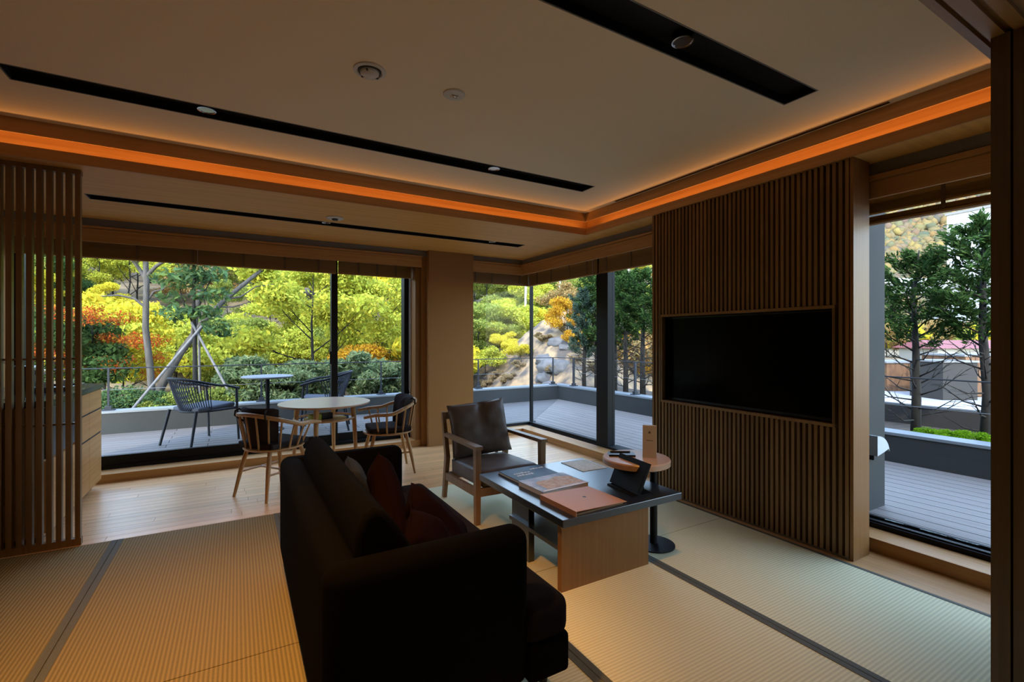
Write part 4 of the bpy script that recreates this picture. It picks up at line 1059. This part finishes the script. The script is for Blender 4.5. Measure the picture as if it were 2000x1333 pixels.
for (u, D, s, kd) in ((430, 28, .95, 'lime'), (365, 29, .95, 'rust'), (345, 34, 1.05, 'rust'), (400, 33, 1.0, 'lime'), (440, 34, 1.05, 'yel'), (475, 35, 1.1, 'pink'), (585, 30, .95, 'pink'), (935, 17.5, .6, 'grn'), (965, 19, .66, 'grn'), (1000, 18.0, .58, 'lime'), (950, 24, .75, 'grn'), (1010, 25, .75, 'grn'), (1030, 21, .62, 'lime'), (1060, 24, .72, 'grn'), (1090, 27, .74, 'yel'), (1125, 23, .66, 'grn'), (985, 29, .9, 'grn'), (1045, 30, .9, 'lime'), (1110, 31, .9, 'org'), (1150, 28, .8, 'grn')):
    x, y, _ = at_px(u, D=D); key = random.choice(['maple_a', 'maple_b', 'round'])
    place(key, 'hillside_tree', uniq('full-crowned %s filling in the slope, %s' % (COLN[kd], mark(u))), 'tree', x, y, ground(x, y) - .1, s, KIND[kd][0], 'bark_dark', 'trees on the hillside: ' + kd)
# the forest goes on beyond the cabinet wall
ORDL = ['first', 'second', 'third', 'fourth', 'fifth', 'sixth', 'seventh', 'eighth', 'ninth', 'tenth', 'eleventh', 'twelfth', 'thirteenth', 'fourteenth', 'fifteenth', 'sixteenth']
for row_, (d0, nn_) in enumerate(((20.0, 14), (30.0, 15))):
    for k in range(nn_):
        a_ = R(-19 - 40 * (k + random.uniform(.2, .8)) / nn_); d_ = d0 + random.uniform(-1.5, 1.5); x, y = d_ * math.sin(a_), d_ * math.cos(a_)
        kd = random.choice(['lime', 'yel', 'grn', 'grn', 'rust'])
        place(random.choice(['maple_a', 'maple_b', 'round']), 'hillside_tree', '%s in the %s row beyond the cabinet wall, %s from the window' % (COLN[kd].replace('bush', 'tree'), ('lower', 'upper')[row_], ORDL[k]), 'tree', x, y, ground(x, y) - .1, random.uniform(.9, 1.15), KIND[kd][0], 'bark_dark', 'trees beyond the cabinet wall')
# undergrowth on the slope
for k in range(46):
    u = random.uniform(120, 1330); x, y, t_ = at_px(u, D=random.uniform(13.0, 18))
    if y < 10.3 or (880 < u < 1200): continue
    kd = random.choice(['lime', 'grn', 'rust', 'org', 'yel', 'grn'])
    if 280 < u < 420: kd = 'rust' if random.random() < .5 else 'lime'
    elif u < 640 and kd in ('org', 'rust'): kd = 'lime'
    place(random.choice(['shrub_a', 'shrub_b']), 'slope_bush', uniq('low %s bush on the lower slope, %s' % ({'lime': 'yellow-green', 'grn': 'green', 'rust': 'rust brown', 'org': 'orange', 'yel': 'yellow'}[kd], mark(u))), 'bush', x, y, ground(x, y) - .05, random.uniform(.8, 1.5), KIND[kd][0], 'bark_dark', 'slope bushes: ' + kd)
# garden trees near the deck
def near(key, u, Y, s, lm, label, name='garden_tree', bark='bark', rz=None, sz=None, z=None):
    x, y, t_ = at_px(u, Y=Y); return place(key, name, label, 'tree', x, y, max(-.3, ground(x, y)) if z is None else z, s, lm, bark, None, rz, sz)
near('maple_a', 610, 12.2, .80, LIME, 'large yellow-green maple filling the middle of the wide window', bark='bark_dark', rz=1.0)
near('maple_b', 735, 12.8, .74, LIME, 'yellow-green maple seen between the mullion and the pillar', bark='bark_dark', rz=2.2)
near('round', 205, 13.2, .68, YEL, 'bright yellow tree at the left edge of the view', rz=.4)
near('sparse', 182, 11.3, .46, RED, 'small red maple beside the slatted screen', bark='bark_dark', rz=2.9)
near('sparse', 240, 11.8, .36, RED, 'thin red-leaved sapling under the yellow tree', bark='bark_dark', rz=4.0)
near('round', 110, 11.5, .62, DGRN, 'dark green tree behind the slatted screen', bark='bark_dark')
near('round', 690, 11.6, .42, ORG, 'small orange shrub-like tree behind the mullion', bark='bark_dark')
ORD_ = ['first', 'second', 'third', 'fourth', 'fifth', 'sixth', 'seventh', 'eighth', 'ninth', 'tenth', 'eleventh', 'twelfth', 'thirteenth', 'fourteenth', 'fifteenth', 'sixteenth', 'seventeenth']
# bamboo grass and shrubs along the parapet
random.seed(5)
for k in range(17):
    u = 205 + 590 * (k + random.random() * .6) / 17
    x, y, t_ = at_px(u, Y=9.5 + random.uniform(-.1, .5)); gm_ = u > 470
    place('shrub_b' if gm_ else 'shrub_a', 'bamboo_grass' if gm_ else 'bed_shrub', ('blue-green bamboo grass clump behind the parapet, %s from the slatted screen' if gm_ else 'low green shrub with yellowing leaves behind the parapet, %s from the screen') % ORD_[k], 'plant', x, y, .10 - (.25 if not gm_ else 0), random.uniform(.50, .66) * (1 if gm_ else .7), BGRN if gm_ else (GRN if k % 2 else GRN2), 'bark_dark', 'bamboo grass along the parapet' if gm_ else 'shrubs along the parapet')

# slender bare-trunked tree and the propped tree
def stem_tree(name, label, paths, leaves, barkmat, lm, nleaf=900, lsize=.09):
    b0 = Vector(paths[0][0][0])
    t = thing(name, label, 'tree', b0)
    m = MB()
    for pts, r0, r1 in paths:
        n = len(pts); m.tube([Vector(p) - b0 for p in pts], [r0 + (r1 - r0) * i / (n - 1) for i in range(n)], 9)
    m.build('trunk', barkmat, t, 60)
    if leaves:
        f = leaf_mesh('foliage', [tuple(Vector(p) - b0) for p, r_ in leaves], [r_ for p, r_ in leaves], nleaf, lsize, .45, 1.6, .8)
        o = link('foliage', f, lm, t); o['kind'] = 'stuff'
    return t
def P(u, v, Y):
    x, y, t_ = at_px(u, Y=Y); return (x, y, CAM_H + (662.1 - v) / 926 * t_)
Yt = 10.5
stem_tree('slender_tree', 'slender grey-trunked tree with bare branches beyond the railing',
    [([P(300, 812, Yt), P(293, 720, Yt), P(284, 640, Yt), P(286, 560, Yt), P(284, 500, Yt), P(276, 430, Yt)], .060, .036),
     ([P(285, 545, Yt), P(268, 520, Yt + .1), P(248, 495, Yt + .2), P(235, 460, Yt + .3)], .035, .018),
     ([P(286, 540, Yt), P(305, 520, Yt - .1), P(325, 508, Yt - .2), P(350, 480, Yt - .2)], .035, .018),
     ([P(283, 600, Yt), P(262, 583, Yt), P(230, 577, Yt), P(185, 580, Yt)], .024, .010),
     ([P(285, 592, Yt), P(300, 570, Yt), P(318, 566, Yt), P(330, 552, Yt)], .020, .009)],
    [(P(240, 490, Yt), .35), (P(190, 585, Yt), .22), (P(330, 480, Yt), .35), (P(262, 440, Yt), .4)], 'bark', YEL, 500, .10)
Yl = 10.9
stem_tree('leaning_tree', 'leaning grey tree trunk behind the wooden props',
    [([P(285, 812, Yl), P(320, 745, Yl), P(352, 690, Yl), P(400, 625, Yl), P(440, 585, Yl), P(495, 540, Yl), P(560, 490, Yl)], .085, .028),
     ([P(378, 655, Yl), P(384, 600, Yl), P(392, 560, Yl), P(420, 520, Yl), P(450, 480, Yl)], .055, .025),
     ([P(440, 585, Yl), P(470, 580, Yl), P(500, 560, Yl), P(540, 555, Yl)], .020, .008), ([P(425, 600, Yl), P(455, 600, Yl), P(490, 590, Yl)], .016, .006)],
    [(P(520, 520, Yl), .3), (P(470, 500, Yl), .35)], 'bark', LIME, 500, .10)
Yp = 9.9
stem_tree('propped_tree', 'young dark green tree held by wooden props',
    [([P(382, 812, Yp), P(381, 740, Yp), P(380, 650, Yp), P(378, 590, Yp), P(380, 520, Yp), P(382, 470, Yp)], .042, .018),
     ([P(380, 640, Yp), P(362, 600, Yp), P(350, 560, Yp)], .018, .008), ([P(380, 620, Yp), P(398, 575, Yp), P(412, 545, Yp)], .018, .008)],
    [(P(350, 545, Yp), .42), (P(395, 535, Yp), .42), (P(345, 610, Yp - .1), .32), (P(412, 575, Yp), .36), (P(420, 640, Yp), .30), (P(375, 500, Yp), .45), (P(335, 580, Yp), .24), (P(400, 610, Yp), .28), (P(440, 650, Yp), .20)], 'bark_dark', GRN2, 1250, .085)
for (a, b_, lab) in ((P(258, 800, 9.3), P(396, 635, 9.80), 'long pale wooden prop slanting across to the young tree'), (P(452, 775, 9.4), P(374, 630, 9.86), 'wooden prop leaning from the parapet side to the young tree'), (P(391, 790, 10.3), P(388, 640, 10.0), 'upright wooden prop right beside the young tree')):
    o = MB().tube([(0, 0, 0), Vector(b_) - Vector(a)], .020, 10).build('tree_prop', 'pole_wood', None, 60, a); tag(o, lab, 'wooden prop', 'props of the young tree')

# rocky mound behind the deck corner
mx_, my_, _ = at_px(1108, D=15.0)
vs = []; fs = []; N = 72
for i in range(N):
    for j in range(N):
        x = (i / (N - 1) * 2 - 1) * 6.4; y = (j / (N - 1) * 2 - 1) * 5.0
        # local x runs to the camera's right
        wx = mx_ + x * math.cos(YAW) + y * math.sin(YAW); wy = my_ - x * math.sin(YAW) + y * math.cos(YAW)
        k = -x if x < 0 else x * 1.05
        hgt = 3.0 - max(0, k - .35) * .78 - (abs(y) ** 1.6 * .12 if y > 0 else abs(y) * .56)
        hgt += .28 * mnoise.noise(Vector((x * .8, y * .8, 3))) + .14 * mnoise.noise(Vector((x * 2.3, y * 2.3, 9))) + .06 * mnoise.noise(Vector((x * 6, y * 6, 1)))
        vs.append((wx, wy, max(-1.0, -.75 + hgt)))
for i in range(N - 1):
    for j in range(N - 1):
        a = i * N + j; fs.append((a, a + N, a + N + 1, a + 1))
m = MB(); m.add(vs, fs)
tag(m.build('terrain_mound', 'mound_soil', None, 70), 'bare tan earth mound behind the corner of the deck', 'mound', kind='structure')
def mound_z(wx, wy):
    dx, dy = wx - mx_, wy - my_; x = dx * math.cos(YAW) - dy * math.sin(YAW); y = dx * math.sin(YAW) + dy * math.cos(YAW)
    k = -x if x < 0 else x * 1.05
    return -.75 + 3.0 - max(0, k - .35) * .78 - (abs(y) ** 1.6 * .12 if y > 0 else abs(y) * .56)
def boulder(seed, r_):
    bm = bmesh.new(); bmesh.ops.create_icosphere(bm, subdivisions=3, radius=r_)
    for v in bm.verts:
        n_ = v.co.normalized(); k = 1 + .35 * mnoise.noise(n_ * 1.6 + Vector((seed, 0, 0))) + .15 * mnoise.noise(n_ * 4 + Vector((0, seed, 0)))
        v.co = Vector((v.co.x * 1.3, v.co.y, v.co.z * .75)) * k
    me = bpy.data.meshes.new('boulder'); bm.to_mesh(me); bm.free(); return me
random.seed(9)
for i, (u, D, dz, r_) in enumerate(((1066, 13.0, .02, .26), (1078, 12.6, .0, .30), (1062, 12.4, .0, .22), (1092, 13.3, .05, .24), (1098, 12.3, -.02, .28), (1074, 12.0, -.02, .18), (1112, 13.0, .0, .25), (1050, 12.2, .0, .16))):
    x, y, _ = at_px(u, D=D)
    o = link('boulder', boulder(i * 3.3, r_), 'rock', None, 60, (x, y, mound_z(x, y) + dz - .05), (0, 0, random.uniform(0, 6)))
    tag(o, 'grey boulder in the near face of the earth mound, %s' % ('beside the corner post', 'under the orange shrub', 'low at the corner post', 'highest in the face', 'right of the others', 'lowest of the cluster', 'farthest right', 'small one at far left')[i], 'rock', 'boulders in the mound')
for i, (u, D, s, lm, key, lab) in enumerate(((1108, 13.4, .34, ORG, 'round', 'orange-leaved shrub on the face of the earth mound'), (1128, 12.8, .45, ORG, 'shrub_a', 'small orange shrub low on the face of the earth mound'), (1018, 13.8, .40, YEL, 'shrub_a', 'yellow shrub on the left flank of the earth mound'), (1098, 15.0, .6, RUST, 'shrub_a', 'rust brown shrub on the crest of the earth mound'), (982, 15.0, .45, YEL, 'shrub_a', 'bright yellow young tree in front of the green slope'), (948, 14.5, .6, LIME, 'shrub_a', 'yellow-green bush at the left foot of the mound'))):
    x, y, _ = at_px(u, D=D); z = max(mound_z(x, y), ground(x, y)) - .08
    place(key, 'mound_shrub', lab, 'bush', x, y, z, s, lm, 'bark_dark')
random.seed(77)
for k in range(12):
    u = 950 + 22 * k; D = 11.8 + random.uniform(0, 2.6); x, y, _ = at_px(u, D=D)
    place('shrub_b', 'dry_tuft', 'dry tan tuft on the mound, %s from the pillar' % ORD_[k], 'grass tuft', x, y, mound_z(x, y) - .05, random.uniform(.16, .28), TAN, 'bark_dark', 'dry tufts on the mound')
for (u, D, h, lab) in ((1025, 20, 7, 'thin white birch trunk left of the corner post'), (1092, 22, 8, 'thin white birch trunk above the earth mound'), (1226, 21, 8, 'thin white birch trunk behind the conifers')):
    x, y, _ = at_px(u, D=D); z = ground(x, y)
    t = thing('birch_tree', lab, 'tree', (x, y, z)); m = MB()
    m.tube([(0, 0, 0), (.05, 0, h * .4), (-.03, .03, h * .75), (0, 0, h)], [.06, .05, .035, .012], 8)
    m.build('trunk', 'birch', t, 60)
    for q in range(6): MB().tube([(0, 0, h * (.45 + .08 * q)), (math.cos(q * 2.2) * .7, math.sin(q * 2.2) * .7, h * (.45 + .08 * q) + .5)], [.018, .006], 6).build('branch', 'birch', t)
    f = leaf_mesh('foliage', [(math.cos(q * 2.2) * .7, math.sin(q * 2.2) * .7, h * (.45 + .08 * q) + .5) for q in range(6)], [.5] * 6, 700, .11, .6, 1.2, .5); o = link('foliage', f, LIME, t); o['kind'] = 'stuff'

# conifers in the bed
def conifer_proto(seed, h, bare, rmax, nbr=46, dense=1.0):
    rd = random.Random(seed); m = MB(); V = []
    tr = [(rd.uniform(-.03, .03), rd.uniform(-.03, .03), h * f) for f in (0, .25, .5, .75, 1)]; tr[0] = (0, 0, -.05)
    m.tube(tr, [.055, .045, .034, .022, .006], 9)
    tw = MB()
    for k in range(nbr):
        f = .10 + .88 * k / nbr; z = h * f; a = k * 2.399 + rd.uniform(-.3, .3)
        L = rmax * (1.0 - .62 * max(0, f - .25)) * rd.uniform(.65, 1.1) * (1 if f < .85 else (1.05 - f) * 4)
        q = f * 4; i0 = min(3, int(q)); b0 = Vector(tr[i0]).lerp(Vector(tr[i0 + 1]), q - i0)
        e = rd.uniform(.30, .75) if f > bare else rd.uniform(-.1, .6)
        d = Vector((math.cos(a), math.sin(a), e)); p1 = b0 + d * L * .5; p2 = b0 + Vector((d.x, d.y, e + .25)) * L
        tw.tube([b0, p1, p2], [.011, .007, .003], 5)
        for q2 in range(6):
            g_ = .3 + .7 * q2 / 5; s0 = b0.lerp(p1, g_ * 2) if g_ < .5 else p1.lerp(p2, g_ * 2 - 1)
            sd = Vector((d.x + rd.uniform(-.9, .9), d.y + rd.uniform(-.9, .9), e + rd.uniform(-.3, .6))).normalized(); l2 = L * rd.uniform(.22, .42); s1 = s0 + sd * l2
            tw.tube([s0, s1], [.004, .0015], 4)
            if f > bare:
                # flat fan-like spray of scale leaves
                side = sd.cross(Vector((0, 0, 1)) + Vector((rd.uniform(-.5, .5), rd.uniform(-.5, .5), 0))).normalized()
                for w_ in range(int(44 * dense)):
                    c = s0.lerp(s1, rd.random() ** .8 * 1.15) ; off = side * rd.uniform(-1, 1) * .07 + Vector((rd.gauss(0, .016), rd.gauss(0, .016), rd.gauss(0, .022)))
                    c = c + off; ax = (sd * .75 + side * math.copysign(.6, off.dot(side)) + Vector((rd.gauss(0, .2), rd.gauss(0, .2), rd.gauss(0, .25)))).normalized()
                    bx_ = ax.cross(Vector((rd.gauss(0, 1), rd.gauss(0, 1), rd.gauss(0, 1)))).normalized()
                    V.append((c - ax * .030, c - bx_ * .0095, c + ax * .036, c + bx_ * .0095))
    return mesh_of(m, 'trunk'), mesh_of(tw, 'branches'), quads('needles', np.array([[tuple(p) for p in q] for q in V], float))
CONP = [conifer_proto(1, 2.25, .46, .54), conifer_proto(2, 2.35, .44, .46), conifer_proto(3, 2.5, .30, .42, 50, 1.1)]
def conifer(kind, x, y, z, s, label, lm=CON, rz=0.0):
    t = thing('conifer', label, 'tree', (x, y, z), rz, 'conifers in the planting bed')
    for nm, me, mm in (('trunk', CONP[kind][0], MATS['bark_dark']), ('branches', CONP[kind][1], MATS['bark_dark']), ('needles', CONP[kind][2], lm)):
        o = bpy.data.objects.new(nm, me); COL.objects.link(o); o.parent = t
        if not me.materials: me.materials.append(None)
        o.material_slots[0].link = 'OBJECT'; o.material_slots[0].material = mm
        if nm != 'trunk': o['kind'] = 'stuff'
    t.scale = (s, s, s)
x, y, _ = at_px(1788, X=6.75); conifer(0, x, y, .18, .97, 'bushy conifer standing in the middle of the window beside the doors', rz=.6)
x, y, _ = at_px(1924, X=6.60); conifer(1, x, y, .18, 1.03, 'conifer at the right edge of the window beside the doors', rz=2.0)
x, y, _ = at_px(1141, X=6.75); conifer(2, x, y, .18, .93, 'slim blue-green fir left of the thick black mullion', CON2, 1.0)
x, y, _ = at_px(1200, X=6.85); conifer(2, x, y, .18, 1.15, 'tall conifer just right of the thick black mullion', CON, 2.0)
x, y, _ = at_px(1222, X=6.7); conifer(1, x, y, .18, 1.05, 'slender conifer between the two darker conifers by the television wall', CON, 3.1)
x, y, _ = at_px(1256, X=6.75); conifer(0, x, y, .18, 1.12, 'dense conifer beside the edge of the television wall', CON, 4.0)
x, y, _ = at_px(1166, X=7.0); conifer(2, x, y, .18, 1.15, 'tall thin conifer half hidden by the thick black mullion', CON, 5.0)
x, y, _ = at_px(1300, X=6.8); conifer(0, x, y, .18, 1.05, 'conifer hidden behind the television wall edge', CON, 1.6)
# ground cover by the parapet
random.seed(8)
ORD = ['first', 'second', 'third', 'fourth', 'fifth', 'sixth', 'seventh', 'eighth', 'ninth', 'tenth', 'eleventh', 'twelfth', 'thirteenth', 'fourteenth', 'fifteenth', 'sixteenth', 'seventeenth', 'eighteenth']
for k in range(9):
    x, y, _ = at_px(1745 + 24 * k, X=6.35 + random.uniform(-.1, .15)); f_s = .19 if 2 < k < 8 else .09
    place('shrub_a', 'ground_cover', 'bright green ground cover patch, %s from the pier along the parapet' % ORD[k], 'plant', x, y, .19, f_s * random.uniform(.8, 1.1), COVER, 'bark_dark', 'ground cover patches', sz=.75)

# ------------------------------------------------------------------ far view beside the sliding doors
t = thing('storage_shed', 'rust brown shed wall beyond the pale yard', 'shed'); x, y, d_ = at_px(1895, D=16.0)
MB().box(-.95, -.8, 0, .95, .8, 1.30).build('shed_wall', 'rust_panel', t); MB().box(-1.0, -.85, 1.30, 1.0, .85, 1.36).build('roof', 'far_concrete', t); t.location = (x, y, -.52); t.rotation_euler = (0, 0, -YAW)
for q in range(6): box('cladding_board', 'rust_panel', -.95 + q * .32, -.83, .02, -.95 + q * .32 + .30, -.80, 1.28, t)
t = thing('storage_shed', 'smaller dark brown shed left of the rust brown shed', 'shed'); x, y, d_ = at_px(1842, D=15.0)
MB().box(-.55, -.6, 0, .50, .6, 1.15).build('shed_wall', 'dark_wall', t); MB().box(-.6, -.65, 1.15, .55, .65, 1.2).build('roof', 'far_concrete', t); t.location = (x, y, -.52); t.rotation_euler = (0, 0, -YAW)
t = thing('storage_shed', 'long low brown shed behind the bushy conifer', 'shed'); x, y, d_ = at_px(1765, D=17.5)
MB().box(-1.1, -.6, 0, .9, .6, 1.0).build('shed_wall', 'rust_panel', t); MB().box(-1.15, -.65, 1.0, .95, .65, 1.06).build('roof', 'far_concrete', t); t.location = (x, y, -.52); t.rotation_euler = (0, 0, -YAW)
t = thing('red_roofed_house', 'low house with a red roof beyond the yard', 'house'); x, y, d_ = at_px(1880, D=42)
MB().box(-4, -2, 0, 3.4, 2, 1.05).build('house_wall', 'far_cream', t); MB().hexa([(-4.4, -2.4, 1.05), (3.8, -2.4, 1.05), (3.8, 2.4, 1.05), (-4.4, 2.4, 1.05)], [(-4.0, -.3, 1.75), (3.4, -.3, 1.75), (3.4, .3, 1.75), (-4.0, .3, 1.75)]).build('roof', 'red_roof', t); t.location = (x, y, -.52); t.rotation_euler = (0, 0, -YAW)
t = thing('overpass', 'concrete road overpass crossing below the mountain', 'overpass'); x, y, d_ = at_px(1830, D=95); t.location = (x, y, 0); t.rotation_euler = (0, 0, -YAW)
box('bridge_deck', 'far_concrete', -30, -3, 10.2, 40, 3, 12.2, t); box('barrier', 'far_white', -30, -3.3, 12.2, 40, -3.0, 13.1, t)
for q in (-14, 0, 14, 28): box('pier', 'far_concrete', q - .8, -1.5, -1, q + .8, 1.5, 10.2, t)
t = thing('low_building', 'white low building under the overpass', 'building'); x, y, d_ = at_px(1885, D=80); t.location = (x, y, 0); t.rotation_euler = (0, 0, -YAW)
box('wall', 'far_white', -2.6, -3, -1, 8, 3, 5.8, t); box('roof', 'far_concrete', -3.0, -3.4, 5.8, 8.4, 3.4, 6.2, t)
for q in range(4): box('window', 'far_window', -1.8 + q * 2.2, -3.05, 3.6, -.6 + q * 2.2, -3.0, 4.9, t)
t = thing('apartment_tower', 'tall white tower block in front of the mountain', 'building'); x, y, d_ = at_px(1925, D=120); t.location = (x, y, 0); t.rotation_euler = (0, 0, -YAW + R(22))
box('wall', 'far_white', -4.2, -6, -1, 9, 6, 33.5, t); box('roof', 'far_concrete', -4.5, -6.3, 33.5, 9.3, 6.3, 34.1, t)
for q in range(9): w_ = box('window', 'far_window', -1.6, -6.1, 6 + q * 2.9, .2, -6.0, 8.0 + q * 2.9, t)
for q in range(9):
    w_ = box('window', 'far_window', 3.2, -6.1, 6 + q * 2.9, 5.0, -6.0, 8.0 + q * 2.9, t); box('balcony', 'far_cream', 2.7, -7.0, 5.0 + q * 2.9, 7.5, -6.0, 5.9 + q * 2.9, t)
# mountain
def mtn(x, y):
    d = math.hypot(x, y); a = math.degrees(math.atan2(x, y))
    return -2 + 110 * sstep(175, 390, d) * (1 - .30 * sstep(68, 78, a) + .05 * math.sin(a * .35)) + 2.5 * mnoise.noise(Vector((x * .03, y * .03, 0)))
vs = []; fs = []; na, nd = 60, 50
for i in range(na):
    a = R(48 + 60 * i / (na - 1))
    for j in range(nd):
        d = 100 + 330 * j / (nd - 1); x, y = d * math.sin(a), d * math.cos(a); vs.append((x, y, mtn(x, y)))
for i in range(na - 1):
    for j in range(nd - 1):
        a = i * nd + j; fs.append((a, a + 1, a + nd + 1, a + nd))
m = MB(); m.add(vs, fs); tag(m.build('terrain_mountain', 'hill_soil', None, 80), 'mountain side covered in autumn forest', 'mountain', kind='structure')
tag(MB().add([(40, -120, -.9), (420, -120, -.9), (420, 260, -.9), (40, 260, -.9)], [(0, 1, 2, 3)]).build('terrain_plain', 'hill_soil'), 'flat valley floor before the mountain', 'ground', kind='structure')
bm = bmesh.new(); bmesh.ops.create_icosphere(bm, subdivisions=1, radius=1); iv = np.array([v.co[:] for v in bm.verts]); ifc = np.array([[v.index for v in f.verts] for f in bm.faces]); bm.free()
nb_ = 19000; V = []; F = []
for k in range(nb_):
    a = R(random.uniform(52, 104)); d = 186 + 205 * random.random() ** .8; x, y = d * math.sin(a), d * math.cos(a); s = random.uniform(.8, 1.9) * (.7 + d / 500)
    V.append(iv * (s * (1 + .22 * rng.normal(size=(len(iv), 1)))) * [1, 1, 1.05] + [x, y, mtn(x, y) + s * .5]); F.append(ifc + k * len(iv))
V = np.concatenate(V); F = np.concatenate(F)
me = bpy.data.meshes.new('mountain_forest'); me.vertices.add(len(V)); me.vertices.foreach_set('co', V.reshape(-1)); me.loops.add(F.size); me.polygons.add(len(F)); me.loops.foreach_set('vertex_index', F.reshape(-1).astype(np.int32)); me.polygons.foreach_set('loop_start', np.arange(0, F.size, 3, dtype=np.int32)); me.update(calc_edges=True)
tag(link('mountain_forest', me, FAR), 'autumn forest canopy covering the distant mountain', 'forest', kind='stuff')
# trees between the yard and the mountain
random.seed(30)
for k in range(12):
    u = 1700 + 250 * (k + random.random() * .5) / 12; x, y, d_ = at_px(u, D=random.uniform(45, 62)); kd = random.choice(['yel', 'org', 'grn', 'rust'])
    place('round', 'valley_tree', 'small %s valley tree under the overpass, %s from the pier' % ({'yel': 'yellow', 'org': 'orange', 'grn': 'green', 'rust': 'brown'}[kd], ORD[k]), 'tree', x, y, -.9, random.uniform(.8, 1.2), KIND[kd][0], 'bark_dark', 'valley trees: ' + kd)
